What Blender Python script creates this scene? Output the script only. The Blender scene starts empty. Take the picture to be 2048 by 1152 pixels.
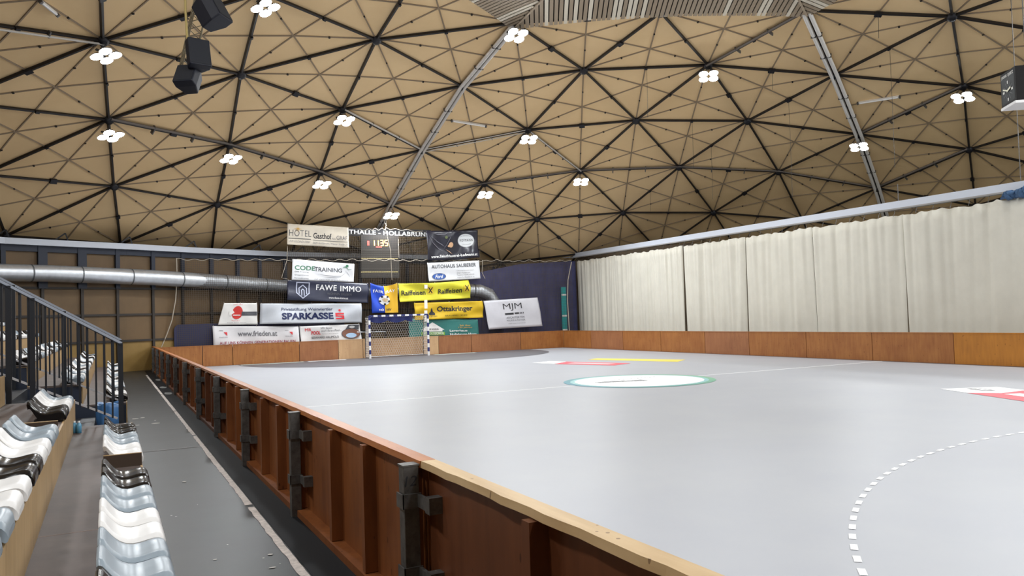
import bpy, math, random
from mathutils import Vector, Matrix
from mathutils.geometry import tessellate_polygon
random.seed(7)
S = bpy.context.scene
C = S.collection
PI = math.pi
# ---------------------------------------------------------------- camera
EYE = Vector((0, 0, 1.8527)); F = 1578.97; YAW, PIT, ROL = .47242, .034965, -.031098
fw = Vector((math.sin(YAW)*math.cos(PIT), math.cos(YAW)*math.cos(PIT), math.sin(PIT)))
r0 = Vector((math.cos(YAW), -math.sin(YAW), 0)); u0 = r0.cross(fw)
rt = math.cos(ROL)*r0 + math.sin(ROL)*u0; up = -math.sin(ROL)*r0 + math.cos(ROL)*u0
cam = bpy.data.cameras.new('camera'); cam.sensor_width = 36; cam.lens = F*36/2048; cam.clip_end = 300
co = bpy.data.objects.new('camera', cam); C.objects.link(co)
M = Matrix((rt, up, -fw)).transposed().to_4x4(); M.translation = EYE
co.matrix_world = M; S.camera = co

def ray(x, y): return (fw + rt*((x-1024)/F) - up*((y-576)/F)).normalized()
def atX(x, y, v): d = ray(x, y); return EYE + d*((v-EYE.x)/d.x)
def atY(x, y, v): d = ray(x, y); return EYE + d*((v-EYE.y)/d.y)
def atZ(x, y, v=0.): d = ray(x, y); return EYE + d*((v-EYE.z)/d.z)
def atR(x, y, v): return EYE + ray(x, y)*v

# ---------------------------------------------------------------- materials
MATS = {}
def mat(name, col, rough=.6, metal=0., noise=0., nscale=5., bump=0., emit=None, strength=0., col2=None, spec=.5, stretch=(1, 1, 1), alpha=None, coat=0.):
    if name in MATS: return MATS[name]
    m = bpy.data.materials.new(name); m.use_nodes = True; nt = m.node_tree; b = nt.nodes['Principled BSDF']
    b.inputs['Base Color'].default_value = (*col, 1); b.inputs['Roughness'].default_value = rough
    b.inputs['Metallic'].default_value = metal; b.inputs['Specular IOR Level'].default_value = spec
    if coat: b.inputs['Coat Weight'].default_value = coat; b.inputs['Coat Roughness'].default_value = .15
    if noise > 0 or bump > 0:
        tc = nt.nodes.new('ShaderNodeTexCoord'); mp = nt.nodes.new('ShaderNodeMapping'); nt.links.new(tc.outputs['Object'], mp.inputs[0])
        mp.inputs['Scale'].default_value = stretch
        n = nt.nodes.new('ShaderNodeTexNoise'); n.inputs['Scale'].default_value = nscale; n.inputs['Detail'].default_value = 6
        n.inputs['Roughness'].default_value = .65
        nt.links.new(mp.outputs[0], n.inputs['Vector'])
        if noise > 0:
            cr = nt.nodes.new('ShaderNodeValToRGB'); c2 = col2 or tuple(max(0, c*(1-noise)) for c in col)
            cr.color_ramp.elements[0].position = .33; cr.color_ramp.elements[1].position = .67
            cr.color_ramp.elements[0].color = (*c2, 1)
            cr.color_ramp.elements[1].color = (*(col if col2 else tuple(c*(1+noise*.4) for c in col)), 1)
            nt.links.new(n.outputs['Fac'], cr.inputs[0]); nt.links.new(cr.outputs[0], b.inputs['Base Color'])
        if bump > 0:
            bp = nt.nodes.new('ShaderNodeBump'); bp.inputs['Strength'].default_value = bump; bp.inputs['Distance'].default_value = .02
            nt.links.new(n.outputs['Fac'], bp.inputs['Height']); nt.links.new(bp.outputs[0], b.inputs['Normal'])
    if emit: b.inputs['Emission Color'].default_value = (*emit, 1); b.inputs['Emission Strength'].default_value = strength
    MATS[name] = m; return m
def L(r, g, b):
    f = lambda c: ((c/255+.055)/1.055)**2.4 if c/255 > .04045 else c/255/12.92
    return (f(r), f(g), f(b))

def wood(name, base, dark, vertical=True, scale=3., rough=.45):
    # veneered board: fine grain + cloudy stain + small dark nicks, all stay with the board
    if name in MATS: return MATS[name]
    m = bpy.data.materials.new(name); m.use_nodes = True; nt = m.node_tree; b = nt.nodes['Principled BSDF']; N = nt.nodes.new
    tc = N('ShaderNodeTexCoord'); mp = N('ShaderNodeMapping'); nt.links.new(tc.outputs['Object'], mp.inputs[0])
    mp.inputs['Scale'].default_value = (1, 1, .12) if vertical else (1, .12, 1)
    n1 = N('ShaderNodeTexNoise'); n1.inputs['Scale'].default_value = 14; n1.inputs['Detail'].default_value = 6; nt.links.new(mp.outputs[0], n1.inputs[0])
    n2 = N('ShaderNodeTexNoise'); n2.inputs['Scale'].default_value = scale*.5; n2.inputs['Detail'].default_value = 4; nt.links.new(tc.outputs['Object'], n2.inputs[0])
    ad = N('ShaderNodeMath'); ad.operation = 'ADD'; nt.links.new(n1.outputs['Fac'], ad.inputs[0]); nt.links.new(n2.outputs['Fac'], ad.inputs[1])
    cr = N('ShaderNodeValToRGB'); cr.color_ramp.elements[0].position = .35; cr.color_ramp.elements[1].position = .68
    hv = N('ShaderNodeMath'); hv.operation = 'MULTIPLY'; hv.inputs[1].default_value = .5; nt.links.new(ad.outputs[0], hv.inputs[0])
    cr.color_ramp.elements[0].color = (*dark, 1); cr.color_ramp.elements[1].color = (*base, 1); nt.links.new(hv.outputs[0], cr.inputs[0])
    mp2 = N('ShaderNodeMapping'); mp2.inputs['Scale'].default_value = (9, 9, 3.2); nt.links.new(tc.outputs['Object'], mp2.inputs[0])
    v = N('ShaderNodeTexVoronoi'); v.inputs['Scale'].default_value = 1.3; nt.links.new(mp2.outputs[0], v.inputs[0])
    lt = N('ShaderNodeMath'); lt.operation = 'LESS_THAN'; lt.inputs[1].default_value = .1; nt.links.new(v.outputs['Distance'], lt.inputs[0])
    mx = N('ShaderNodeMix'); mx.data_type = 'RGBA'; mx.inputs['B'].default_value = (dark[0]*.35, dark[1]*.3, dark[2]*.3, 1)
    sc = N('ShaderNodeMath'); sc.operation = 'MULTIPLY'; sc.inputs[1].default_value = .75; nt.links.new(lt.outputs[0], sc.inputs[0])
    nt.links.new(sc.outputs[0], mx.inputs['Factor']); nt.links.new(cr.outputs[0], mx.inputs['A']); nt.links.new(mx.outputs['Result'], b.inputs['Base Color'])
    b.inputs['Roughness'].default_value = rough; b.inputs['Specular IOR Level'].default_value = .4
    MATS[name] = m; return m

# ---------------------------------------------------------------- mesh helper
class MB:
    def __init__(s): s.v = []; s.f = []; s.mi = []; s.sm = []
    def add(s, vs, fs, mi=0, smooth=False):
        o = len(s.v); s.v += [tuple(v) for v in vs]
        for f in fs: s.f.append([i+o for i in f]); s.mi.append(mi); s.sm.append(smooth)
        return s
    def box(s, a, b, mi=0):
        x0, y0, z0 = a; x1, y1, z1 = b
        vs = [(x0,y0,z0),(x1,y0,z0),(x1,y1,z0),(x0,y1,z0),(x0,y0,z1),(x1,y0,z1),(x1,y1,z1),(x0,y1,z1)]
        return s.add(vs, [(3,2,1,0),(4,5,6,7),(0,1,5,4),(1,2,6,5),(2,3,7,6),(3,0,4,7)], mi)
    def obox(s, c, ax, ay, az, hx, hy, hz, mi=0):   # oriented box
        c = Vector(c); ax, ay, az = Vector(ax)*hx, Vector(ay)*hy, Vector(az)*hz
        vs = [c+ax*i+ay*j+az*k for k in (-1, 1) for i, j in ((-1,-1),(1,-1),(1,1),(-1,1))]
        return s.add(vs, [(3,2,1,0),(4,5,6,7),(0,1,5,4),(1,2,6,5),(2,3,7,6),(3,0,4,7)], mi)
    def bar(s, a, b, w, h, mi=0, upv=(0, 0, 1)):
        a, b = Vector(a), Vector(b); d = (b-a); l = d.length
        if l < 1e-6: return s
        d /= l; side = d.cross(Vector(upv))
        if side.length < 1e-4: side = d.cross(Vector((1, 0, 0)))
        side.normalize(); n = side.cross(d).normalized()
        return s.obox((a+b)/2, d, side, n, l/2, w/2, h/2, mi)
    def tube(s, pts, r, n=8, mi=0, caps=True, closed=False):
        pts = [Vector(p) for p in pts]; k = len(pts); vs = []; fs = []
        pr = None
        for i, p in enumerate(pts):
            a = pts[max(0, i-1)]; b = pts[min(k-1, i+1)]; d = (b-a).normalized()
            if pr is None:
                pr = d.orthogonal().normalized()
            pr = (pr - d*pr.dot(d)).normalized(); q = d.cross(pr)
            rr = r[i] if isinstance(r, (list, tuple)) else r
            for j in range(n):
                t = 2*PI*j/n; vs.append(p + (pr*math.cos(t)+q*math.sin(t))*rr)
        for i in range(k-1):
            for j in range(n):
                fs.append((i*n+j, i*n+(j+1) % n, (i+1)*n+(j+1) % n, (i+1)*n+j))
        s.add(vs, fs, mi, True)
        if caps:
            s.add(vs[:n], [tuple(range(n))[::-1]], mi); s.add(vs[-n:], [tuple(range(n))], mi)
        return s
    def prism(s, pts, d, mi=0):
        n = len(pts); pts = [Vector(p) for p in pts]; d = Vector(d)
        s.add(pts+[p+d for p in pts], [tuple(range(n))[::-1], tuple(range(n, 2*n))]+[(i, (i+1) % n, n+(i+1) % n, n+i) for i in range(n)], mi)
        return s
    def build(s, name, mats, parent=None, loc=None, bevel=0., **kw):
        me = bpy.data.meshes.new(name)
        if loc is not None: o = Vector(loc); vs = [tuple(Vector(v)-o) for v in s.v]
        else: vs = s.v
        me.from_pydata(vs, [], s.f)
        for m in (mats if isinstance(mats, (list, tuple)) else [mats]): me.materials.append(m)
        me.polygons.foreach_set('material_index', s.mi); me.polygons.foreach_set('use_smooth', s.sm)
        me.update()
        ob = bpy.data.objects.new(name, me); C.objects.link(ob)
        if loc is not None: ob.location = loc
        if parent is not None:
            ob.parent = parent
            pl = world_loc(parent)
            ob.location = Vector(ob.location) - pl
        if bevel:
            b = ob.modifiers.new('bevel', 'BEVEL'); b.width = bevel; b.segments = 2; b.limit_method = 'ANGLE'
        for k, v in kw.items(): ob[k] = v
        return ob
def world_loc(o):
    v = Vector(o.location)
    while o.parent is not None: o = o.parent; v += Vector(o.location)
    return v
def thing(name, label, cat, loc=(0, 0, 0), group=None):
    o = bpy.data.objects.new(name, None); C.objects.link(o); o.location = loc; o.empty_display_size = .2
    return tag(o, label, cat, group)
def tag(o, label, cat, group=None):
    o['label'] = label; o['category'] = cat
    if group: o['group'] = group
    return o
def struct(o): o['kind'] = 'structure'; return o
ORD = ['first','second','third','fourth','fifth','sixth','seventh','eighth','ninth','tenth','eleventh','twelfth','thirteenth','fourteenth','fifteenth','sixteenth','seventeenth','eighteenth','nineteenth','twentieth','twenty-first','twenty-second','twenty-third','twenty-fourth','twenty-fifth','twenty-sixth','twenty-seventh','twenty-eighth','twenty-ninth','thirtieth','thirty-first','thirty-second']

m_panel = mat('ceiling_panel', (.79, .575, .315), .85, noise=.10, nscale=.35, col2=(.73, .52, .275))
m_strut = mat('dark_strut', (.012, .009, .008), .55)
m_batten = mat('brown_batten', (.25, .185, .12), .9)  # browner and darker than the ceiling panels
m_hub = mat('hub_iron', (.012, .012, .016), .5, metal=.3)
m_slatA = mat('slat_tan', (.34, .27, .19), .8); m_slatB = mat('slat_pale', (.70, .64, .52), .8); m_slatD = mat('slat_gap', (.03, .022, .016), .9)
m_navy = mat('navy_paint', (.008, .014, .032), .55)
m_black = mat('black_metal', (.006, .008, .013), .45)
m_steel = mat('weathered_steel', (.13, .125, .12), .5, metal=.5, noise=.4, nscale=14)
m_galv = mat('galvanised', (.60, .63, .67), .38, metal=.75, noise=.12, nscale=6)
m_rail = mat('rail_grey', (.56, .60, .68), .45)
m_pipe = mat('pipe_grey', (.55, .52, .48), .45, metal=.2)
m_white = mat('white', (.8, .8, .8), .5)
m_offw = mat('offwhite', (.72, .70, .66), .6)
m_court = mat('court_grey', (.41, .425, .455), .45, noise=.06, nscale=.6, col2=(.385, .40, .44), spec=.35)
m_line = mat('line_white', (.88, .89, .90), .5)
m_zone = mat('zone_grey', (.125, .125, .14), .5, noise=.1, nscale=1)
m_aisle = mat('aisle_dark', (.022, .025, .026), .40, noise=.35, nscale=1.2, col2=(.014, .016, .017), spec=.25)
m_tread = mat('tread_brown', (.105, .078, .068), .6, noise=.25, nscale=2.5, col2=(.075, .056, .05))
m_ply = wood('riser_ply', (.46, .31, .155), (.33, .215, .10))
m_brd = wood('board_ply', (.255, .086, .024), (.145, .044, .013), rough=.45)
m_brd2 = wood('board_dark', (.15, .050, .020), (.095, .030, .012), rough=.4)
m_brdR = wood('board_right', (.40, .165, .045), (.27, .095, .025), rough=.42)
m_brdG = wood('board_golden', (.50, .20, .025), (.37, .14, .018), rough=.42)
m_brdP = wood('board_pale', (.62, .40, .22), (.52, .32, .17), rough=.5)
m_brdB = wood('board_brick', (.36, .15, .06), (.26, .10, .04), rough=.5)
m_cap = wood('cap_orange', (.46, .17, .05), (.30, .095, .025), vertical=False, rough=.42)
m_capW = wood('cap_worn', (.62, .46, .26), (.45, .30, .15), vertical=False, rough=.5)
m_wallp = mat('wall_ply', (.140, .083, .034), .6, noise=.1, nscale=1.2, col2=(.11, .066, .027))
m_wally = mat('wall_yellow_lit_ply', (.29, .18, .05), .6, noise=.1, nscale=1.2, col2=(.23, .14, .037))  # yellower plywood low on the wall, its lit look mixed into the colour
m_frame = mat('wall_frame_dark', (.022, .016, .012), .6)
m_curt = mat('curtain_cream', (.68, .66, .58), .9, noise=.05, nscale=1.5)
m_bluec = mat('blue_curtain', (.058, .060, .145), .85, noise=.2, nscale=2)
m_net = mat('net_cord', (.085, .068, .055), .8)
m_rope = mat('rope_yellow', (.55, .42, .16), .8)
m_ropew = mat('rope_pale', (.42, .37, .30), .8)
m_navyb = mat('goal_blue', (.02, .03, .16), .45)
m_dark = mat('print_black', (.02, .02, .025), .6)

# ================================================================= floor
fl = MB().add([(-40, -35, -.02), (60, -35, -.02), (60, 65, -.02), (-40, 65, -.02)], [(0, 1, 2, 3)]).build('floor', m_aisle); struct(fl)
XL, XR, YF = 1.70, 22.49, 37.88       # near board plate, right board face, far board face
XG, YG, YC = 12.66, 37.05, 17.46      # goal centre, far goal line, halfway line
mb = MB().box((XL+.04, -8, -.02), (XR, YF, 0)); mb.build('court_surface', m_court, fl)
mb = MB().box((22.31, -8, 0), (XR-.001, YF-.001, .004)); mb.box((XL+.05, YF-.16, 0), (22.31, YF-.001, .004)); mb.build('court_edge_strip', mat('edge_brown', (.10, .075, .07), .6), fl)
mb = MB().box((XL+.06, YC-.025, 0), (22.31, YC+.025, .003)); mb.build('halfway_line', m_line, fl)
def flat(mb, pts, z, mi=0):
    vs = [Vector((p[0], p[1], z)) for p in pts]; mb.add(vs, [tuple(range(len(vs)))], mi)
# far goal area (6 m)
def dshape(r, y1):
    p = [(XG-1.5-r, y1)] if y1 > YG else []
    for i in range(25):
        t = PI + PI/2*i/24; p.append((XG-1.5+r*math.cos(t), YG+r*math.sin(t)))
    for i in range(25):
        t = 1.5*PI + PI/2*i/24; p.append((XG+1.5+r*math.cos(t), YG+r*math.sin(t)))
    if y1 > YG: p.append((XG+1.5+r, y1))
    return p
mb = MB(); flat(mb, dshape(6.0, YG), .003); mb.build('goal_area', m_zone, fl)
mb = MB(); flat(mb, [(XG-7.5, YG+.05), (XG+7.5, YG+.05), (XG+7.5, YF-.17), (XG-7.5, YF-.17)], .003); mb.build('goal_area_margin', m_zone, fl)
mb = MB(); flat(mb, [(XG-7.4, YG+.12), (XG-4.6, YG+.12), (XG-4.6, YG+.5), (XG-7.4, YG+.5)], .005); flat(mb, [(XG+1.9, YG+.12), (XG+4.2, YG+.12), (XG+4.2, YG+.5), (XG+1.9, YG+.5)], .005)
mb.build('goal_line_print', mat('print_pale_green', (.62, .74, .66), .5), fl)
mb = MB(); flat(mb, [(XG-4.4, YG+.15), (XG-2.6, YG+.15), (XG-2.6, YG+.5), (XG-4.4, YG+.5)], .005); mb.build('goal_line_print', m_line, fl)
# near free-throw arc, dashed
cx, cy = XG-1.5, YC-19.794
k = 0
t = PI + .05
while t > PI/2:
    t2 = t - .15/9
    mb = MB(); flat(mb, [(cx+(9+s)*math.cos(a), cy+(9+s)*math.sin(a)) for a, s in ((t, -.027), (t, .027), (t2, .027), (t2, -.027))][::-1], .004)
    if k > 14: mb.build('free_throw_dash', m_line, fl)
    t -= .30/9; k += 1
for i in range(10):
    mb = MB().box((cx+.1+i*.3, cy+8.975, .002), (cx+.25+i*.3, cy+9.025, .004)); mb.build('free_throw_dash', m_line, fl)
# centre sticker
g = nt = None
mr = bpy.data.materials.new('ring_teal_green'); mr.use_nodes = True; nt = mr.node_tree; b = nt.nodes['Principled BSDF']
tc = nt.nodes.new('ShaderNodeTexCoord'); sx = nt.nodes.new('ShaderNodeSeparateXYZ'); nt.links.new(tc.outputs['Object'], sx.inputs[0])
mpr = nt.nodes.new('ShaderNodeMapRange'); mpr.inputs[1].default_value = -2; mpr.inputs[2].default_value = 2; nt.links.new(sx.outputs[0], mpr.inputs[0])
cr = nt.nodes.new('ShaderNodeValToRGB'); cr.color_ramp.elements[0].color = (*L(60, 130, 150), 1); cr.color_ramp.elements[1].color = (*L(120, 175, 140), 1)
nt.links.new(mpr.outputs[0], cr.inputs[0]); nt.links.new(cr.outputs[0], b.inputs['Base Color']); b.inputs['Roughness'].default_value = .5
def circ(r, n=72): return [(XG+r*math.cos(2*PI*i/n), YC+r*math.sin(2*PI*i/n)) for i in range(n)]
mb = MB(); flat(mb, circ(2.02), .005); ring = mb.build('center_sticker_ring', mr, fl, loc=(XG, YC, .005))
mb = MB(); flat(mb, circ(1.72), .007); mb.build('center_sticker_disc', m_line, fl)
mb = MB(); flat(mb, circ(1.84), .006); mb.build('center_sticker_ring', mat('ring_light', L(140, 190, 190), .5), fl)
mb = MB()
random.seed(3)
x = -1.15
while x < .15:
    w = .05+random.random()*.05; mb.box((XG+x, YC-.18+x*-.28-.03*random.random(), .008), (XG+x+w*.7, YC+.05+x*-.28+.1*random.random(), .009)); x += w
x = -.6
while x < 1.0:
    w = .04+random.random()*.05; mb.box((XG+x, YC+.55, .008), (XG+x+w*.5, YC+.62, .009)); x += w*1.7
mb.build('center_sticker_print', mat('print_grey', (.22, .23, .24), .6), fl)
# advertising stickers on the floor
def zq(pts, z): return [atZ(x, y, z) for x, y in pts]
mred = mat('sticker_red', (.72, .09, .12), .5); myel = mat('sticker_yellow', (.85, .66, .10), .5)
mb = MB(); q = zq([(1176, 719.3), (1355, 723.6), (1371, 719.2), (1194, 716.6)], .004); mb.add(q, [(0, 1, 2, 3)]); mb.build('yellow_sticker', myel, fl)
ys = q
mb = MB(); q = zq([(1064, 725.8), (1109, 727.6), (1133, 723.3), (1100, 722.2)], .004); mb.add(q, [(0, 1, 2, 3)]); mb.build('white_sticker', m_line, fl)
mb = MB(); q = zq([(1109, 728), (1228, 730.8), (1262, 726.4), (1133, 723.2)], .005); mb.add(q, [(0, 1, 2, 3)]); mb.build('red_sticker', mred, fl)
mb = MB(); q = zq([(1134, 726.8), (1216, 728.7), (1232, 726.9), (1150, 725)], .007); mb.add(q, [(0, 1, 2, 3)]); mb.build('red_sticker_panel', mat('pink', (.80, .45, .48), .5), fl)
mb = MB(); q = zq([(1880, 777.6), (1934, 785.6), (2003, 786.2), (2052, 780.3), (1994, 773.7)], .004); mb.add(q, [(0, 1, 2, 3, 4)]); mb.build('white_sticker', m_line, fl)
mb = MB(); q = zq([(1934, 785.7), (2062, 804.5), (2200, 795), (2052, 780.4), (2003, 786.3)], .005); mb.add(q, [(0, 1, 2, 3, 4)]); mb.build('red_sticker', mred, fl)
mb = MB(); q = zq([(1932, 777.4), (1972, 781.6), (1992, 780.4), (1952, 776.4)], .006); mb.add(q, [(0, 1, 2, 3)])
mb.build('sticker_print', m_dark, fl)
mb = MB(); q = zq([(1942, 777.6), (1972, 780.7), (1982, 780.1), (1953, 777.1)], .008); mb.add(q, [(0, 1, 2, 3)]); mb.build('sticker_print', m_line, fl)
mb = MB(); q = zq([(2008, 788), (2048, 793.5), (2080, 792), (2040, 786.5)], .008); mb.add(q, [(0, 1, 2, 3)]); mb.build('sticker_print', m_line, fl)
# painted strip with torn edges along the aisle, paint chips
mb = MB(); y = -1.; random.seed(5); pl = []; pr = []
while y < 34:
    pl.append((1.235+random.uniform(-.012, .006), y)); pr.append((1.295+random.uniform(-.003, .004), y)); y += .12
for i in range(len(pl)-1):
    if random.random() < .012 + .005*max(0, pl[i][1]-12): continue
    flat(mb, [pl[i], pr[i], pr[i+1], pl[i+1]], -.016)
mb.build('aisle_edge_line', mat('paint_cream', (.56, .50, .46), .7, noise=.3, nscale=20), fl)
mb = MB()
def chip(cx, cy, rx, ry, z=-.015, mb=mb):
    n = 9; flat(mb, [(cx+rx*math.cos(2*PI*i/n)*random.uniform(.7, 1.1), cy+ry*math.sin(2*PI*i/n)*random.uniform(.7, 1.1)) for i in range(n)], z)
for px, py, rx, ry in ((270, 838, .07, .09), (285, 836, .05, .08), (272, 851, .07, .05), (312, 847, .09, .08), (310, 841, .02, .05), (368, 964, .03, .035), (540, 1110, .025, .02), (545, 1136, .035, .015), (527, 1117, .01, .012), (343, 1032, .012, .01), (352, 1034, .012, .01), (560, 1128, .006, .006), (455, 1090, .008, .012), (430, 1120, .02, .012), (395, 1010, .005, .01)):
    p = atZ(px, py, -.02); chip(p.x, p.y, rx, ry)
mb.build('paint_chips', mat('paint_chip', (.50, .48, .44), .7), fl)
mb = MB(); a = atZ(283, 905, -.02); mb.add([(.3, a.y, -.014), (1.22, a.y, -.014), (1.22, a.y+.03, -.014), (.3, a.y+.03, -.014)], [(0, 1, 2, 3)]); mb.build('aisle_joint', mat('joint', (.26, .24, .235), .7), fl)
MB().box((1.31, -8, -.019), (XL-.11, 37, -.016)).build('aisle_edge_band', mat('band_dark', (.012, .013, .015), .6, spec=.1), fl)
# scuffed pale patches by the far posts
mb = MB()
for px, py, rx, ry in ((326, 775, .10, .5), (336, 787, .12, .45), (316, 760, .09, .5)):
    p = atZ(px, py, -.02); chip(p.x, p.y, rx, ry, mb=mb)
mb.build('floor_scuffs', mat('scuff', (.16, .165, .16), .7), fl)

# ================================================================= dome
DCX, DCY, DPH = 12.6575, 13.7837, -.0074
A_S, A_A, A_Z, A_B, A_C = 4.9617, -.0017, 12.858, .2103, -.0003
def zdome(P):
    # plan distance -> lattice radius -> height
    r = P/A_S
    for _ in range(12): r = r - (A_S*(r+A_A*r**3)-P)/(A_S*(1+3*A_A*r*r))
    return A_Z - A_B*r*r - A_C*r**4
def zat(x, y): return zdome(math.hypot(x-DCX, y-DCY))
def lat(j, i):
    if j == 0: return (0., 0.)
    s = math.floor(i/j); t = (i-s*j)/j
    V = lambda k: (math.sin(DPH+PI/3*k), math.cos(DPH+PI/3*k))
    a, b = V(s), V(s+1); return (j*((1-t)*a[0]+t*b[0]), j*((1-t)*a[1]+t*b[1]))
def raw(j, i):
    v = lat(j, i); r = math.hypot(*v); m = A_S*(1+A_A*r*r)
    return Vector((DCX+v[0]*m, DCY+v[1]*m, A_Z-A_B*r*r-A_C*r**4))
OBS = {(2,0):(1028,43),(2,1):(1321,22),(2,2):(1613,18),(3,0):(923,170),(3,1):(1167,138),(3,2):(1416,128),(3,3):(1670,148),(3,4):(1905,30),(3,-1):(751,77),
(4,0):(842,299),(4,1):(1055,258),(4,2):(1272,239),(4,3):(1495,240),(4,4):(1718,267),(4,5):(1927,170),(4,-1):(684,217),(4,-2):(480,146),(4,-3):(203,78),
(5,0):(780,408),(5,1):(968,366),(5,2):(1160,340),(5,3):(1358,333),(5,4):(1557,342),(5,5):(1755,375),(5,6):(1939,297),(5,-1):(640,343),(5,-2):(457,288),(5,-3):(215,237),
(6,2):(1074,437),(6,3):(1246,424),(6,4):(1427,424),(6,5):(1605,438),(6,-2):(433,407),(6,-3):(226,371),(7,3):(1157,507),(7,-3):(240,487),(7,-4):(10,470)}
def ondome(px, py):
    d = ray(px, py); a, b = 2., 90.
    f = lambda t: (lambda p: p.z - zat(p.x, p.y))(EYE+d*t)
    # march to first crossing
    t = 4.
    while t < 90 and f(t) < 0: t += .5
    a, b = t-.5, t
    for _ in range(40):
        m = (a+b)/2
        if f(m) < 0: a = m
        else: b = m
    return EYE+d*a
NODE = {}; DISP = {}
JM = 8
for j in range(0, JM+1):
    for i in range(max(1, 6*j)): NODE[(j, i)] = raw(j, i)
for (j, i), q in OBS.items():
    kk = (j, i % (6*j)); p = ondome(*q); DISP[kk] = p-NODE[kk]
for kk in NODE:
    if kk in DISP: continue
    ws = 0; acc = Vector((0, 0, 0))
    for q, d in DISP.items():
        l = (NODE[kk]-raw(*q)).length
        if l < 12: w = math.exp(-(l/4.5)**2); ws += w; acc += d*w
    if ws > 0: NODE[kk] = NODE[kk]+acc/max(ws, .6)
for kk, d in DISP.items(): NODE[kk] = raw(*kk)+d
# triangles
TRI = []
for j in range(0, JM):
    for s in range(6):
        for t in range(j+1):
            a = (j, (s*j+t) % (6*j) if j else 0); b_ = (j+1, (s*(j+1)+t) % (6*(j+1))); c_ = (j+1, (s*(j+1)+t+1) % (6*(j+1)))
            TRI.append((a, b_, c_))
            if t < j:
                a2 = (j, (s*j+t+1) % (6*j)); TRI.append((a, c_, a2))
EDG = set()
for t in TRI:
    for a, b in ((0, 1), (1, 2), (2, 0)): EDG.add(tuple(sorted((t[a], t[b]))))
def vis(p):
    d = p-EYE; z = d.dot(fw)
    if z < 1: return 0
    x = 1024+F*d.dot(rt)/z; y = 576-F*d.dot(up)/z
    return 1/z if -60 < x < 2110 and -60 < y < 560 else 0
def mid3(a, b): return (NODE[a]+NODE[b])/2
mb = MB(); ctr = Vector((DCX, DCY, -10))
mids = {}
for t in TRI:
    P = [NODE[k] for k in t]; g = sum(P, Vector())/3 + (sum(P, Vector())/3-ctr).normalized()*.05
    Q = [mid3(t[0], t[1]), mid3(t[1], t[2]), mid3(t[2], t[0])]
    vs = [P[0], Q[0], P[1], Q[1], P[2], Q[2], g]
    mb.add(vs, [(6, i, (i+1) % 6) for i in range(6)])
ceil = struct(mb.build('ceiling', m_panel))
def grouped(name, items, mats, n=100):
    # items: (size, MB) ; the largest n as parts of the ceiling, the rest as one part
    vis_ = sorted([x for x in items if x[0] > 0], key=lambda x: -x[0]); rest = [x for x in items if x[0] <= 0]
    for s_, m in vis_[:n]: m.build(name, mats, ceil)
    al = MB()
    for s_, m in vis_[n:]+rest:
        o = len(al.v); al.v += m.v; al.f += [[i+o for i in f] for f in m.f]; al.mi += m.mi; al.sm += m.sm
    if al.v: al.build(name, mats, ceil, kind='stuff')
items = []; knobs = []
heavy = set()
for a, b in EDG:
    if a[0] < 2 and b[0] < 2: continue
    P, Q = NODE[a], NODE[b]; n = ((P+Q)/2-ctr).normalized()
    if a[0] == 0: continue
    if (a[0] == 2 and b[0] == 1) or (a[0] == 1 and b[0] == 2): continue
    m = MB().bar(P-n*.05, Q-n*.05, .065, .12, 0, upv=n)
    # hairline fixings along the strut
    items.append((vis((P+Q)/2), m))
    h = MB(); c = (P+Q)/2 - n*.11; d = (Q-P).normalized(); sd = d.cross(n)
    r_ = random.Random(hash((a, b)) % 1000)
    w = .06 if (a[0]*7+b[1]) % 3 else .12
    h.obox(c, d, sd, n, w, w*.75, .05)
    knobs.append((vis(c), h))
grouped('strut', items, m_strut)
grouped('strut_coupler', knobs, m_hub)
items = []; dots = []
for t in TRI:
    if max(k[0] for k in t) <= 2: continue
    P = [NODE[k] for k in t]; c0 = sum(P, Vector())/3; n = (c0-ctr).normalized(); g = c0+n*.05
    for i in range(3):
        q = (P[(i+1) % 3]+P[(i+2) % 3])/2
        m = MB().bar(P[i]-n*.01, g-n*.01, .05, .03, 0, upv=n).bar(g-n*.01, q-n*.01, .05, .03, 0, upv=n)
        e = P[i]+(g-P[i])*.58; m.obox(e-n*.03, (g-P[i]).normalized(), (g-P[i]).normalized().cross(n), n, .028, .028, .035, 1)
        items.append((vis(c0), m))
grouped('batten', items, [m_batten, m_strut])
items = []
for k, P in NODE.items():
    if k[0] < 2: continue
    n = (P-ctr).normalized(); m = MB(); m.tube([P-n*.02, P-n*.17, P-n*.19], [.17, .15, .07], 12); items.append((vis(P), m))
grouped('hub', items, m_hub)
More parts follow.
